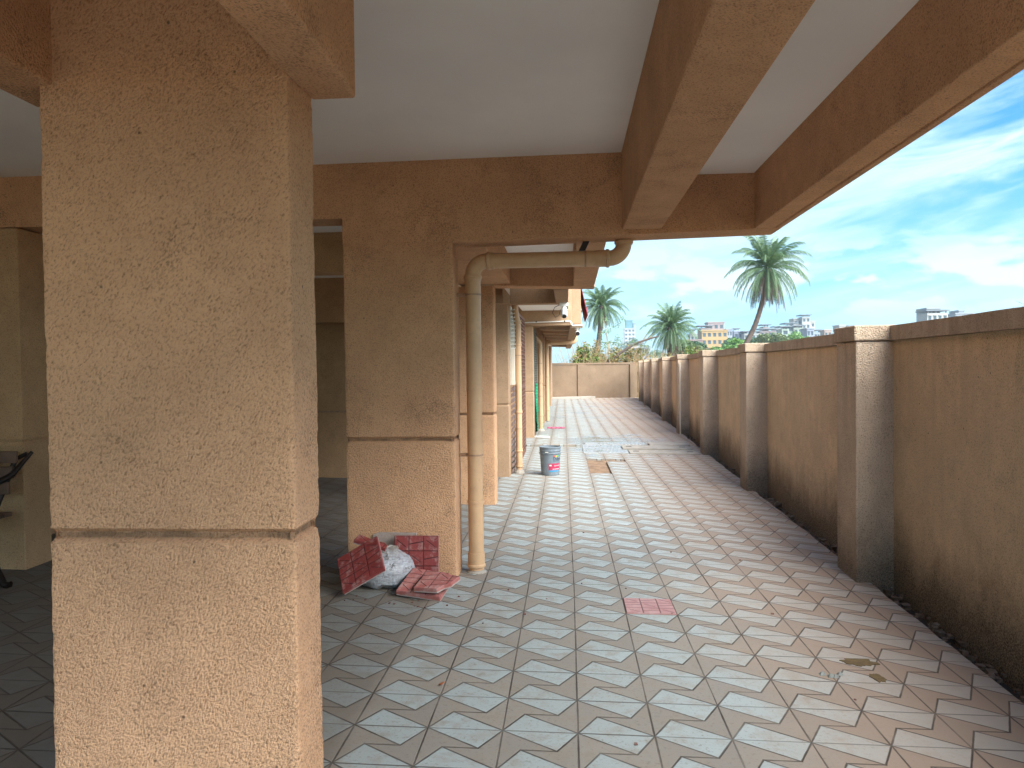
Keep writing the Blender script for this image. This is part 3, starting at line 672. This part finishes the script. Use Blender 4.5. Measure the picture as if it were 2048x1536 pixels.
o = MB().prism([(0, 0, 0), (.292, 0, 0), (.292, .292, 0), (0, .292, 0)], (0, 0, .02)).build('paving_tile', RT3, bevel=.003)
o.location = (.3298, 4.5172, floor_z(.33) - .013); o.rotation_euler = (0, math.atan(SLOPE), 0)
tag(o, 'single pink grooved tile set into the patterned floor', 'tile')
# the white sack of rubble
def sack():
    mb = MB(); c = Vector((-1.225, 4.98, .0)); rings = []
    prof = [(.02, .0), (.12, .005), (.165, .04), (.178, .10), (.172, .15), (.145, .19), (.10, .215), (.075, .23), (.08, .25), (.055, .255), (.015, .24)]
    for k, (rr, z) in enumerate(prof):
        ring = []
        for i in range(48):
            a = 2 * math.pi * i / 48
            f = 1 + .07 * noise.noise(Vector((math.cos(a) * 2.2, math.sin(a) * 2.2, z * 9))) + .055 * noise.noise(Vector((math.cos(a) * 7, math.sin(a) * 7, z * 16))) * (1 + z * 4)
            ring.append((c.x + rr * f * math.cos(a) * 1.12, c.y + rr * f * math.sin(a) * .9 * (1 if z > .2 else 1), c.z + z + .02 + .018 * noise.noise(Vector((a * 3, z * 8, 4)))))
        rings.append(ring)
    return mb.rings(rings)
m, n, p = newmat('sack_plastic'); co = objco(n)
f = n.noise(n.scale(co, (14, 14, 60)), 1.6, 4, .7)
c_ = n.mix(n.ramp(f, .4, .62), (.42, .43, .45), (.25, .25, .26)); c_ = n.mix(n.ramp(n.noise(co, 17, 5, .7, .6), .57, .66), c_, (.07, .06, .055))
c_ = n.mix(n.ramp(n.m('ADD', n.sep(co)[2], n.m('MULTIPLY', n.noise(co, 30, 3), .1)), .27, .36), c_, (.30, .24, .17))
n.put(p.inputs['Base Color'], c_); p.inputs['Roughness'].default_value = .38
bb = n.node('ShaderNodeBump', {'Strength': .8, 'Distance': .012, 'Height': n.noise(n.scale(co, (22, 22, 9)), 2, 4, .6)}); n.l.new(bb.outputs[0], p.inputs['Normal'])
tag(sack().build('plastic_sack', m, None, True), 'crumpled white plastic sack among the red tiles at the pillar foot', 'sack')

mb = MB(); rr = random.Random(19)
for i in range(46):
    x, y = rr.gauss(-1.0, .22), rr.gauss(4.68, .13)
    if rr.random() < .3: x, y = rr.uniform(-.8, 1.6), rr.uniform(2.4, 9.)
    s_ = rr.uniform(.003, .008); z = floor_z(x)
    mb.hexa([(x + s_ * rr.uniform(.5, 1.2) * a, y + s_ * rr.uniform(.5, 1.2) * b, z + .001 + (c + 1) * .5 * s_ * rr.uniform(.5, 1.)) for c in (-1, 1) for a, b in ((-1, -1), (1, -1), (1, 1), (-1, 1))])
tag(mb.build('tile_crumbs', plain('tile_crumb', (.17, .085, .07), .9, .5, 40)), 'small crumbs of broken tile scattered on the floor round the heap', 'crumbs', kind='stuff')
# ------------------------------------------------------------------ paint bucket
def bucket():
    bx, by = -.248, 10.33
    t = thing('paint_bucket', 'grey white plastic paint bucket with a crimson and blue label', 'bucket', (bx, by, floor_z(bx)))
    bm_ = plain('bucket_plastic', (.155, .185, .21), .45, .12, 5, speck=(.3, .32, .33)); z0 = floor_z(bx)
    prof = [(.112, .0), (.118, .004), (.122, .02), (.138, .29), (.146, .292), (.146, .302), (.139, .305), (.140, .325), (.147, .327), (.147, .338), (.141, .34), (.143, .368), (.150, .37), (.150, .382), (.138, .384), (.136, .33), (.122, .04), (.0, .03)]
    MB().lathe(prof, (bx, by, z0), 40).build('body', bm_, t, True)
    def patch(a0, a1, zz0, zz1, name, mat, lift=.0016, k=10):
        mb = MB(); rad = lambda z: .122 + (z - .02) * (.016 / .27) + lift
        for i in range(k):
            aa, ab = a0 + (a1 - a0) * i / k, a0 + (a1 - a0) * (i + 1) / k
            q = [(aa, zz0), (ab, zz0), (ab, zz1), (aa, zz1)]
            mb.quadpoly([(bx + rad(z) * math.sin(a), by - rad(z) * math.cos(a), z0 + z) for a, z in q])
            mb.quadpoly([(bx + (rad(z) - .0012) * math.sin(a), by - (rad(z) - .0012) * math.cos(a), z0 + z) for a, z in reversed(q)])
        return mb.build(name, mat, t)
    A0, A1 = R(-8), R(68)
    patch(A0, A1, .075, .165, 'label_panel', plain('crimson_print', (.36, .03, .075), .4, .06))
    patch(A0 + .06, A1 - .12, .055, .0745, 'label_band', plain('blue_print', (.02, .24, .42), .4, .06))
    patch(A0 + .42, A1 - .12, .088, .093, 'label_rule', M_WHITE, .003)
    patch(A0 + .07, A0 + .30, .130, .150, 'label_emblem', plain('silver_print', (.5, .45, .42), .4, .1), .003)
    patch(R(-25), R(-8), .312, .322, 'grip', M_WHITE, .012)
    for a0, a1, zz, col in ((.34, .52, .262, (.5, .05, .05)), (.52, .64, .256, (.6, .3, .04)), (.64, .76, .258, (.5, .5, .05)), (.76, .98, .266, (.05, .35, .2))):
        patch(a0, a1, zz - .006, zz + .010, 'logo_flourish', plain('logo_%d' % (a0 * 100), col, .4, .05), .003, 3)
    def text(s, a0, zz, size, mat, name):
        cu = bpy.data.curves.new(name, 'FONT'); cu.body = s; cu.size = size; cu.extrude = .0004
        o = bpy.data.objects.new(name, cu); COL.objects.link(o); bpy.context.view_layer.update()
        me = bpy.data.meshes.new_from_object(o.evaluated_get(bpy.context.evaluated_depsgraph_get())); COL.objects.unlink(o); bpy.data.objects.remove(o)
        for v in me.vertices:
            z = zz + v.co.y; rad = .122 + (z - .02) * (.016 / .27) + .002 + v.co.z; a = a0 + v.co.x / .13
            v.co = (rad * math.sin(a), -rad * math.cos(a), z)
        me.materials.clear(); me.materials.append(mat); q = bpy.data.objects.new(name, me); COL.objects.link(q); q.parent = t
    ink = plain('dark_print', (.02, .03, .06), .4, .05)
    text('Dulux', .30, .212, .052, ink, 'lettering')
    text('SOLITAIRE', .42, .128, .019, M_WHITE, 'lettering')
    patch(.31, 1.05, .196, .201, 'label_rule', ink, .0022)
    hd = MB(); pts = [(bx + .152 * math.cos(a), by + .152 * math.sin(a) * .25 - .06 * math.sin(a), z0 + .318 - .085 * math.sin(a)) for a in (math.pi * i / 20 for i in range(21))]
    pts = [(bx + .153 * math.cos(a), by - .11 * math.sin(a) if False else by + .153 * math.sin(a), z0 + .315 - .10 * abs(math.sin(a))) for a in (math.pi * i / 20 for i in range(21))]
    hd.tube(pts, .0028, 6); hd.build('handle', M_WHITE, t)
bucket()

# ------------------------------------------------------------------ small clutter by the far entrance
mb = MB(); mb.tube([(-.66, 15.3, .068), (-.38, 15.22, .064)], .022, 12); tag(mb.build('pipe_offcut', M_WHITE, None, True), 'short white pipe offcut lying in front of the wire screen', 'pipe')
mb = MB()
for i in range(26):
    a = i / 25; x = -.5 + .42 * a; w = .05 + .05 * math.sin(a * 3.1)
    if i: mb.hexa([(xp, 18.2 - wp, .012), (x, 18.2 - w, .012), (x, 18.3 + w, .012), (xp, 18.3 + wp, .012), (xp, 18.22 - wp * .6, .03 + hp), (x, 18.22 - w * .6, .03 + .02 * math.sin(i)), (x, 18.28 + w * .6, .03), (xp, 18.28 + wp * .6, .03)])
    xp, wp, hp = x, w, .02 * math.sin(i)
tag(mb.build('cloth_rag', plain('pink_cloth', (.42, .09, .14), .9, .35, 8, speck=(.09, .09, .16))), 'pink and navy rag dropped on the floor by the far pipes', 'rag')
mb = MB(); rows = []
for i in range(17):
    z = .12 + 1.0 * i / 16; w = .05 + .17 * math.exp(-((z - .42) / .28) ** 2) + .03 * noise.noise(Vector((z * 6, 0, 0)))
    rows.append([(-.675 + .02 * math.sin(j * 2.2 + z * 5) + .02, 15.86 + .25 + (j / 8 - .5) * 2 * w * 1.6, z) for j in range(9)])
for i in range(16):
    for j in range(8): mb.quadpoly([rows[i][j], rows[i][j + 1], rows[i + 1][j + 1], rows[i + 1][j]])
net = mb.build('green_cloth', plain('green_netting', (.01, .22, .10), .7, .25, 12), None, True)
sm = net.modifiers.new('solidify', 'SOLIDIFY'); sm.thickness = .006
tag(net, 'bright green shade cloth hanging on the dark wire screen', 'cloth')
# iron park bench at the far left edge
def bench():
    t = thing('park_bench', 'dark wooden bench with curved iron legs at the left edge', 'bench', (-4.5, 4.75, floor_z(-4.5)))
    z0 = floor_z(-3.7)
    for sx in (-3.76, -5.1):
        mb = MB()
        mb.tube([(sx + .0, 4.52, z0), (sx + .0, 4.56, z0 + .015), (sx - .0, 4.68, z0 + .12), (sx, 4.74, z0 + .26), (sx, 4.72, z0 + .42), (sx, 4.64, z0 + .56), (sx, 4.56, z0 + .62)], [.022, .02, .018, .018, .02, .018, .018], 10)
        mb.tube([(sx + .13, 4.70, z0 + .012), (sx + .09, 4.70, z0 + .02), (sx + .02, 4.74, z0 + .10), (sx - .06, 4.78, z0 + .2), (sx - .06, 4.82, z0 + .45), (sx - .02, 4.98, z0 + .80), (sx + .05, 5.0, z0 + .84)], [.028, .024, .02, .018, .018, .017, .014], 10)
        mb.build('leg', M_IRON, t, True)
    wood = plain('dark_wood', (.10, .055, .035), .45, .3, 12)
    for k in range(4):
        y = 4.56 + k * .085; mb = MB().box(-5.2, -3.74, y, y + .07, z0 + .43, z0 + .46); mb.build('seat_slat', wood, t, bevel=.005)
    for k in range(3):
        z = .58 + k * .1; mb = MB().box(-5.2, -3.74, 4.85 + k * .04, 4.875 + k * .04, z0 + z, z0 + z + .08); mb.build('back_slat', wood, t, bevel=.005)
    mb = MB().tube([(-3.70, 4.5, z0 + .66), (-3.68, 4.62, z0 + .67), (-3.67, 4.8, z0 + .72), (-3.6, 4.9, z0 + .86)], [.02, .022, .02, .012], 10); mb.build('arm_rest', M_IRON, t, True)
bench()

# ------------------------------------------------------------------ palms
PALM_LEAF = leafmat('palm_leaf', (.09, .165, .075), (.15, .235, .10))
PALM_DEAD = plain('dead_frond', (.12, .08, .062), .9, .35, 2.)
PALM_TRUNK = plain('palm_trunk', (.10, .072, .058), .95, .3, 3., bump=1., bs=12)
def palm(label, path, s, seed, nf=62, skirt=26, skirt_len=1.3, rad0=.18, rad1=.115, upper=.5):
    rr = random.Random(seed); base = path[0]
    t = thing('palm_tree', label, 'palm', base, 'palm trees beyond the walls')
    pts = [Vector(p) for p in path]; fine = []
    for i in range(len(pts) - 1):
        p0, p1, p2, p3 = pts[max(i - 1, 0)], pts[i], pts[i + 1], pts[min(i + 2, len(pts) - 1)]
        for k in range(8):
            q = k / 8; fine.append(.5 * ((2 * p1) + (p2 - p0) * q + (2 * p0 - 5 * p1 + 4 * p2 - p3) * q * q + (3 * p1 - p0 - 3 * p2 + p3) * q ** 3))
    fine.append(pts[-1]); nn = len(fine)
    MB().tube(fine, [(rad0 + (rad1 - rad0) * i / nn) * (1 + .10 * (i % 2)) for i in range(nn)], 12).build('trunk', PALM_TRUNK, t, True)
    top = fine[-1]
    def frond(mb, az, el, ln, droop, dead=False):
        d = Vector((math.cos(az) * math.cos(el), math.sin(az) * math.cos(el), math.sin(el))); p = top + Vector((0, 0, rr.uniform(-.25, .2) * s)) + d * .1
        seg = 22; side = Vector((-math.sin(az), math.cos(az), 0)); pl = []
        for i in range(seg + 1):
            pl.append((p.copy(), d.copy())); p = p + d * (ln / seg); q = i / seg
            d = (d + Vector((0, 0, -droop * (.35 + 1.7 * q) / seg))).normalized()
        mb.tube([a for a, _ in pl], [.028 * s * (1 - .8 * i / seg) for i in range(seg + 1)], 4, False)
        tw = rr.uniform(-.5, .5)
        for i in range(2, seg + 1):
            a, dd = pl[i]; q = i / seg; up = side.cross(dd).normalized() if side.cross(dd).length > 1e-4 else Vector((0, 0, 1))
            L_ = s * (.46 if not dead else .30) * math.sin(math.pi * min(1, .12 + .80 * q)) ** .7
            for k in range(2):
                for sg in (-1, 1):
                    aa = a - dd * (ln / seg) * (k * .5)
                    v = (side * sg * (.72 + rr.uniform(-.1, .1)) + dd * (.75 + rr.uniform(-.15, .15)) + up * (.38 + .25 * sg * tw + rr.uniform(-.3, .2))).normalized()
                    v = (v + Vector((0, 0, -.25 if not dead else -.6))).normalized()
                    w = dd * .019 * s
                    mb.quadpoly([aa - w, aa + w, aa + w * .6 + v * L_ * .6, aa + v * L_ - Vector((0, 0, .05 * L_))])
                    mb.mi[-1] = mb.cur
    mb = MB()
    for i in range(nf):
        q = (i + .5) / nf; el = R(84) - q * R(140) + rr.uniform(-.12, .12); az = i * 2.39996 + rr.uniform(-.2, .2)
        frond(mb, az, el, s * (1.75 + .85 * math.sin(math.pi * min(1, q * .95)) + rr.uniform(-.2, .25)), 1.0 + .95 * q + rr.uniform(-.15, .3))
    mb.build('crown', PALM_LEAF, t)
    mb = MB()
    for i in range(skirt):
        frond(mb, i * 2.39996, R(-48) - rr.random() * R(25), s * skirt_len * rr.uniform(.7, 1.15), 1.7, True)
    mb.build('dead_fronds', PALM_DEAD, t)
    return t
palm('tallest palm with a thin curved trunk rising behind the boundary wall', [(10.3, 48, -.35), (10.62, 48, 1.9), (10.93, 48, 2.75), (11.5, 48, 3.95), (11.93, 48, 5.4), (12.25, 48, 7.45)], 1.08, 4, nf=66, skirt=40, skirt_len=2.2)
palm('shaggy palm nearest the building, above the far end of the canopy', [(2.45, 70, -.35), (2.55, 70, 2.), (2.95, 70, 4.6), (3.1, 70, 7.0)], .98, 9, nf=76, skirt=24, skirt_len=2.0, rad0=.26, rad1=.2)
palm('short squat palm with a brown skirt of dead fronds, between its taller neighbours', [(8.15, 62, -.35), (8.2, 62, 2.), (8.25, 62, 4.55)], .95, 21, nf=80, skirt=70, skirt_len=1.9, rad0=.3, rad1=.28)

# ------------------------------------------------------------------ scrub and trees beyond the walls
def leaf_clump(mb, c, rad, n_, size, rr, flat=.8, hollow=.35):
    for i in range(n_):
        d = Vector((rr.gauss(0, 1), rr.gauss(0, 1), rr.gauss(0, 1))).normalized() * (hollow + (1 - hollow) * rr.random() ** .5)
        p = Vector(c) + Vector((d.x * rad[0], d.y * rad[1], d.z * rad[2]))
        a = Vector((rr.gauss(0, 1), rr.gauss(0, 1), rr.gauss(0, .6))).normalized(); b = a.orthogonal().normalized(); b.rotate(Matrix.Rotation(rr.uniform(0, 6.28), 3, a))
        s = size * rr.uniform(.55, 1.3); mb.quadpoly([p - a * s, p - b * s * .45, p + a * s, p + b * s * .45])
DRY = plain('dry_stem', (.34, .235, .12), .9, .3, 1.5)
def shrub(label, x, y, w, h, seed, mat, dry, leaves=420, group='scrub beyond the end wall'):
    rr = random.Random(seed); t = thing('shrub', label, 'shrub', (x, y, -.35), group)
    st = MB(); lf = MB()
    for i in range(dry):
        bx, by = x + rr.gauss(0, w * .42), y + rr.gauss(0, w * .3); hh = h * rr.uniform(.55, 1.05) * math.exp(-((bx - x) / w) ** 2 * .5)
        lean = Vector((rr.gauss(0, .22), rr.gauss(0, .2), 1)); tip = Vector((bx, by, -.35)) + lean * (hh + .35)
        mid = Vector((bx, by, -.35)) + lean * (hh + .35) * .5 + Vector((rr.gauss(0, .12), 0, 0))
        st.tube([(bx, by, -.35), mid, tip], [.022, .016, .006], 4, False)
        for k in range(3):
            q = rr.uniform(.45, .95); a = mid.lerp(tip, (q - .5) * 2) if q > .5 else mid
            e = a + Vector((rr.gauss(0, .3), rr.gauss(0, .2), rr.uniform(.1, .55))); st.tube([a, e], [.008, .003], 3, False)
    for i in range(9):
        c = (x + rr.gauss(0, w * .4), y + rr.gauss(0, w * .3), h * rr.uniform(.3, .82))
        leaf_clump(lf, c, (w * .30, w * .3, h * .2), leaves * 2 // 9, .10, rr, hollow=.1)
    st.build('stems', DRY, t); lf.build('foliage', mat, t)
G1 = leafmat('scrub_green', (.085, .17, .025), (.19, .26, .035), (.30, .19, .06))
G2 = leafmat('scrub_olive', (.13, .16, .035), (.24, .20, .06), (.33, .19, .08))
shrub('yellow green bush just right of the canopy end, above the end wall', .6, 44.5, 1.1, 3.15, 31, G1, 60, 900)
shrub('dry reedy brush with straw stems, left of the palm trunk by the end wall', 1.55, 45.5, 1.0, 3.05, 32, G2, 110, 300)
shrub('leafy green brush around the foot of the nearest palm trunk', 2.6, 47, 1.0, 3.1, 33, G1, 60, 800)
shrub('straw coloured brush under the leaning trunk', 3.8, 46, 1.0, 2.75, 34, G2, 110, 420)
shrub('mixed dry brush between the leaning trunk and the squat palm', 5.0, 49, 1.1, 2.5, 35, G2, 80, 500)
shrub('thin dry brush in front of the squat palm', 6.6, 50, 1.1, 2.35, 36, G2, 80, 300)
shrub('grey green brush right of the squat palm, over the pilaster caps', 8.4, 50, 1.3, 2.7, 37, G1, 80, 700)
shrub('low straw brush where the orange building meets the wall top', 9.9, 52, 1.1, 2.2, 38, G2, 90, 350)
sp = thing('sapling', 'slender pale leafed sapling growing in front of the nearest palm', 'sapling', (2.6, 45, -.35))
rr = random.Random(8); mb = MB(); mb.tube([(2.5, 45, -.35), (2.45, 45, 2.), (2.2, 45, 4.)], [.05, .035, .012], 6)
for i in range(16):
    z = rr.uniform(2., 4.); mb.tube([(2.45 - (z - 2) * .1, 45, z), (2.4 + rr.gauss(0, .6), 45 + rr.gauss(0, .3), z + rr.uniform(.1, .5))], [.012, .004], 4, False)
mb.build('trunk', DRY, sp); lf = MB()
for i in range(14): leaf_clump(lf, (2.3 + rr.gauss(0, .6), 45 + rr.gauss(0, .3), rr.uniform(2.5, 4.2)), (.3, .3, .2), 34, .06, rr, hollow=.1)
lf.build('crown', leafmat('pale_leaf', (.13, .22, .09), (.2, .3, .12)), sp)
ln = thing('leaning_trunk', 'bare brown leaning trunk rising to the right over the end wall', 'tree', (1.9, 45.2, -.35))
mb = MB(); mb.tube([(1.0, 45.2, .6), (2.45, 45.2, 1.8), (3.2, 45.2, 2.35), (4.0, 45.2, 2.82), (4.85, 45.2, 3.1), (5.3, 45.2, 3.2)], [.10, .09, .08, .07, .055, .03], 8)
mb.tube([(1.0, 45.2, .6), (.6, 45.2, -.35)], [.1, .12], 8); mb.build('trunk', PALM_TRUNK, ln, True)
mb = MB(); rr = random.Random(4)
for i in range(12):
    q = rr.random(); p = Vector((2.5, 45.2, 1.8)).lerp(Vector((4.85, 45.2, 3.1)), q); mb.tube([p, p + Vector((rr.gauss(.1, .3), 0, rr.uniform(.15, .6)))], [.018, .005], 4, False)
mb.build('twigs', DRY, ln)
def tree(label, x, y, w, h, seed, mat, n_=14, leaf=.3, per=150, group='green trees in front of the far buildings'):
    rr = random.Random(seed); t = thing('tree', label, 'tree', (x, y, -.35), group)
    mb = MB(); mb.tube([(x, y, -.35), (x, y, h * .4), (x + rr.gauss(0, .3), y, h * .75)], [.03 * h + .1, .02 * h + .1, .06], 8)
    for i in range(7):
        a = rr.uniform(0, 6.28); mb.tube([(x, y, h * .4), (x + math.cos(a) * w * .5, y + math.sin(a) * w * .5, h * rr.uniform(.55, .8))], [.012 * h + .05, .04], 6, False)
    mb.build('trunk', PALM_TRUNK, t, True); lf = MB()
    for i in range(n_):
        a = rr.uniform(0, 6.28); q = rr.random() ** .6; zz = h * (.62 + .42 * (1 - q * q) * rr.uniform(.75, 1.0))
        leaf_clump(lf, (x + math.cos(a) * w * .8 * q, y + math.sin(a) * w * .8 * q, zz), (w * .27, w * .27, h * .13), per, leaf, rr)
    lf.build('crown', mat, t)
T1 = leafmat('tree_bright', (.09, .20, .04), (.17, .31, .06)); T2 = leafmat('tree_dark', (.05, .11, .05), (.08, .16, .06)); T3 = leafmat('tree_olive', (.10, .15, .05), (.15, .19, .06))
AT = lambda px, Y: (px - 1138) / 1533 * Y
AZ = lambda py, Y, px=1500: EYE + (733 - ROLL * (px - 1138) - py) / 1533 * Y
for (lab, p_, Y, w, top, mm, sd_) in (
    ('bright green low tree at the foot of the curved palm trunk', 1468, 110, 4.0, 686, T1, 51), ('dark green rounded tree left of the curved palm trunk', 1482, 150, 5.6, 676, T2, 52),
    ('olive tree just right of the curved palm trunk', 1536, 140, 4.6, 668, T3, 53), ('wide green tree below the pale green building', 1578, 150, 5.0, 672, T1, 54),
    ('grey green bushy tree below the orange building on the left', 1392, 120, 3.6, 690, T2, 55), ('pale bushy tree between the orange building and the squat palm', 1372, 100, 2.6, 686, T3, 56),
    ('small green tree under the orange building on the right', 1432, 125, 3.2, 696, T1, 57), ('dark distant tree by the glassy tower', 1262, 320, 9., 682, T2, 58),
    ('low green tree in front of the tower, over the leaning trunk', 1285, 260, 8., 694, T3, 59)):
    tree(lab, AT(p_, Y), Y, w, AZ(top, Y, p_), sd_, mm)
tw = thing('bare_tree', 'leafless twiggy treetop showing over the wall at the right edge', 'tree', (AT(2035, 30), 30, -.35)); rr = random.Random(6)
mb = MB(); bx = AT(2040, 30); mb.tube([(bx, 30, -.35), (bx, 30, 2.4), (bx + .1, 30, 3.2)], [.12, .07, .03], 8); mb.build('trunk', PALM_TRUNK, tw, True); mb = MB()
def twig(p, d, ln_, r_, k):
    e = p + d * ln_; mb.tube([p, e], [r_, r_ * .5], 4, False)
    if k:
        for i in range(3): twig(p.lerp(e, rr.uniform(.4, 1)), (d + Vector((rr.gauss(0, .6), rr.gauss(0, .3), rr.gauss(.0, .35)))).normalized(), ln_ * .7, r_ * .6, k - 1)
for i in range(7): twig(Vector((bx, 30, rr.uniform(2.2, 3.1))), Vector((rr.uniform(-1, .8), rr.gauss(0, .4), rr.uniform(.1, .5))).normalized(), .55, .016, 3)
mb.build('branches', PALM_TRUNK, tw)

# ------------------------------------------------------------------ the town behind
GLASS = plain('far_glass', (.05, .075, .09), .25, .2, .3); GREYR = plain('far_roof', (.14, .155, .165), .8, .1, .2); TEAL = plain('teal_glass', (.12, .30, .32), .3, .1, .2)
CM = {}
def cmat(c):
    if c not in CM: CM[c] = plain('far_render_%d' % len(CM), [q * .55 for q in c], .85, .06, .15)
    return CM[c]
def town(name, label, Y, blocks, group='buildings of the distant town'):
    """blocks: (px0, px1, py_top, colour, rows, cols, depth offset, roof slab overhang or None)"""
    x0 = AT(blocks[0][0], Y); t = thing(name, label, 'building', (x0, Y, -.35), group)
    for (p0, p1, top, colr, rows, cols, dy, slab_) in blocks:
        a, b, zt_ = AT(p0, Y), AT(p1, Y), AZ(top, Y, (p0 + p1) / 2); y0 = Y + dy
        MB().box(a, b, y0, y0 + max(8, (b - a) * .8), -.35, zt_).build('wall', cmat(colr), t)
        if slab_ is not None:
            MB().box(a - slab_, b + slab_, y0 - slab_, y0 + max(8, (b - a) * .8), zt_ + .7, zt_ + 1.1).build('roof', GREYR, t)
            for q in (a + .3, b - .6): MB().box(q, q + .3, y0 + .2, y0 + .5, zt_, zt_ + .7).build('roof_post', GREYR, t)
        else: MB().box(a - .25, b + .25, y0 - .25, y0 + max(8, (b - a) * .8), zt_ + .01, zt_ + .45).build('parapet', cmat(colr), t)
        H_ = 3.1
        for r_ in range(rows):
            z1 = zt_ - .9 - r_ * H_
            for c2_ in range(cols):
                cw = (b - a) / cols; wx0 = a + cw * (c2_ + .22); wx1 = a + cw * (c2_ + .78)
                w_ = MB(); w_.box(wx0, wx1, y0 - .05, y0 + .1, z1 - 1.5, z1); w_ = w_.build('window', GLASS, t)
                MB().box(wx0 - .1, wx1 + .1, y0 - .35, y0 - .06, z1 + .05, z1 + .2).build('sunshade', cmat(colr), w_)
    return t
Yt = 330
PINK, ORG, CRM, GRN, WHT, BLU, PCH = (.50, .38, .36), (.62, .40, .16), (.62, .61, .55), (.52, .62, .50), (.60, .60, .60), (.42, .46, .54), (.62, .46, .38)
town('tower_block', 'slim glassy tower block with a teal top, between two palms', 620, [(1251, 1272, 656, WHT, 8, 3, 0, None), (1255, 1268, 640, (.14, .33, .36), 0, 0, 4, None), (1270, 1275, 645, (.40, .50, .54), 0, 0, 6, None)])
town('apartment_block', 'orange framed apartment block with a grey rooftop storey', Yt, [(1402, 1452, 661, ORG, 5, 5, 0, None), (1421, 1453, 643, PINK, 1, 3, 8, None), (1403, 1422, 654, (.48, .42, .40), 0, 0, 4, 1.2), (1453, 1464, 658, BLU, 4, 2, 3, None)])
town('apartment_block', 'low white rooftop house left of the orange block', Yt + 30, [(1380, 1402, 668, WHT, 2, 3, 0, None), (1386, 1392, 661, WHT, 0, 0, 3, .6)])
town('house', 'dusky pink gabled block under the white rooftops', Yt - 40, [(1372, 1403, 680, (.46, .30, .30), 1, 3, 0, None)])
town('apartment_block', 'grey white block seen behind the curved palm trunk', Yt + 20, [(1470, 1495, 662, BLU, 4, 3, 6, None), (1484, 1514, 666, CRM, 3, 4, 0, .8), (1474, 1484, 658, WHT, 1, 1, 10, .5)])
town('apartment_block', 'pink roofed block with a blue water tank box on top', Yt + 40, [(1515, 1545, 661, PINK, 3, 4, 0, 1.0), (1525, 1535, 652, PCH, 1, 1, 4, 1.2), (1538, 1555, 666, BLU, 2, 2, 2, None)])
town('apartment_block', 'pale mint green apartment block with turquoise balconies', Yt, [(1556, 1570, 657, GRN, 4, 1, 0, .9), (1568, 1582, 650, GRN, 4, 1, 2, .9), (1580, 1598, 655, GRN, 4, 2, 1, .9)])
town('apartment_block', 'tall stepped cream apartment block, highest of the right hand cluster', Yt + 60, [(1582, 1598, 638, CRM, 6, 2, 3, None), (1595, 1610, 634, CRM, 7, 2, 0, .8), (1609, 1624, 643, CRM, 6, 2, 4, None)])
town('apartment_block', 'blue grey block in front of the stepped cream one', Yt - 20, [(1604, 1617, 658, BLU, 4, 2, 0, None), (1616, 1632, 664, (.46, .52, .58), 3, 3, 2, .6)])
town('house', 'small peach house standing alone just over the wall', Yt + 10, [(1637, 1651, 661, PCH, 2, 2, 0, None), (1650, 1658, 666, (.45, .56, .62), 1, 1, 2, None)])
town('apartment_block', 'narrow cream block at the left shoulder of the big pilaster cap', Yt + 10, [(1665, 1677, 652, CRM, 3, 2, 0, None)])
town('house', 'white block with a roof canopy half behind the big pilaster cap', Yt + 30, [(1682, 1702, 656, WHT, 2, 3, 0, .6)])
town('house', 'low pale flat roofed house behind the scrub, left of the squat palm', 280, [(1262, 1286, 690, WHT, 1, 4, 0, .6), (1284, 1300, 694, BLU, 1, 2, 3, None)])
town('house', 'small grey house peeping out right of the squat palm crown', 300, [(1348, 1372, 684, BLU, 2, 4, 0, .8)])
town('apartment_block', 'grey narrow block just right of the orange block', 360, [(1462, 1474, 667, CRM, 3, 2, 0, None)])
town('apartment_block', 'pale block half hidden between the mint block and the pink roofed one', 420, [(1543, 1560, 656, WHT, 4, 3, 0, .8)])
town('apartment_block', 'faint far block between the peach house and the narrow cream block', 460, [(1652, 1668, 668, (.50, .56, .60), 2, 3, 0, None)])
town('apartment_block', 'cream penthouse block with a grey top, highest over the right wall', Yt - 60, [(1830, 1868, 628, CRM, 4, 4, 0, .5), (1837, 1862, 619, (.5, .52, .5), 1, 3, 3, None)])
town('apartment_block', 'low grey rooftop half hidden over the right wall', Yt, [(1882, 1914, 630, (.44, .46, .48), 1, 5, 0, None), (1893, 1903, 624, GREYR and (.40, .44, .46), 0, 0, 2, None), (1868, 1884, 636, PINK, 1, 2, 4, None)])

# ------------------------------------------------------------------ the milky air
hz = MB().box(-300, 700, -20, 760, -2.0, 60.).build('haze', M_WHITE); tag(hz, kind='stuff')
m = bpy.data.materials.new('haze_air'); m.use_nodes = True; hz.data.materials.clear(); hz.data.materials.append(m)
for q in list(m.node_tree.nodes):
    if q.type == 'BSDF_PRINCIPLED': m.node_tree.nodes.remove(q)
pv = m.node_tree.nodes.new('ShaderNodeVolumePrincipled'); pv.inputs['Color'].default_value = (.80, .93, 1, 1); pv.inputs['Density'].default_value = .0004; pv.inputs['Anisotropy'].default_value = .2
m.node_tree.links.new(pv.outputs[0], [q for q in m.node_tree.nodes if q.type == 'OUTPUT_MATERIAL'][0].inputs['Volume'])
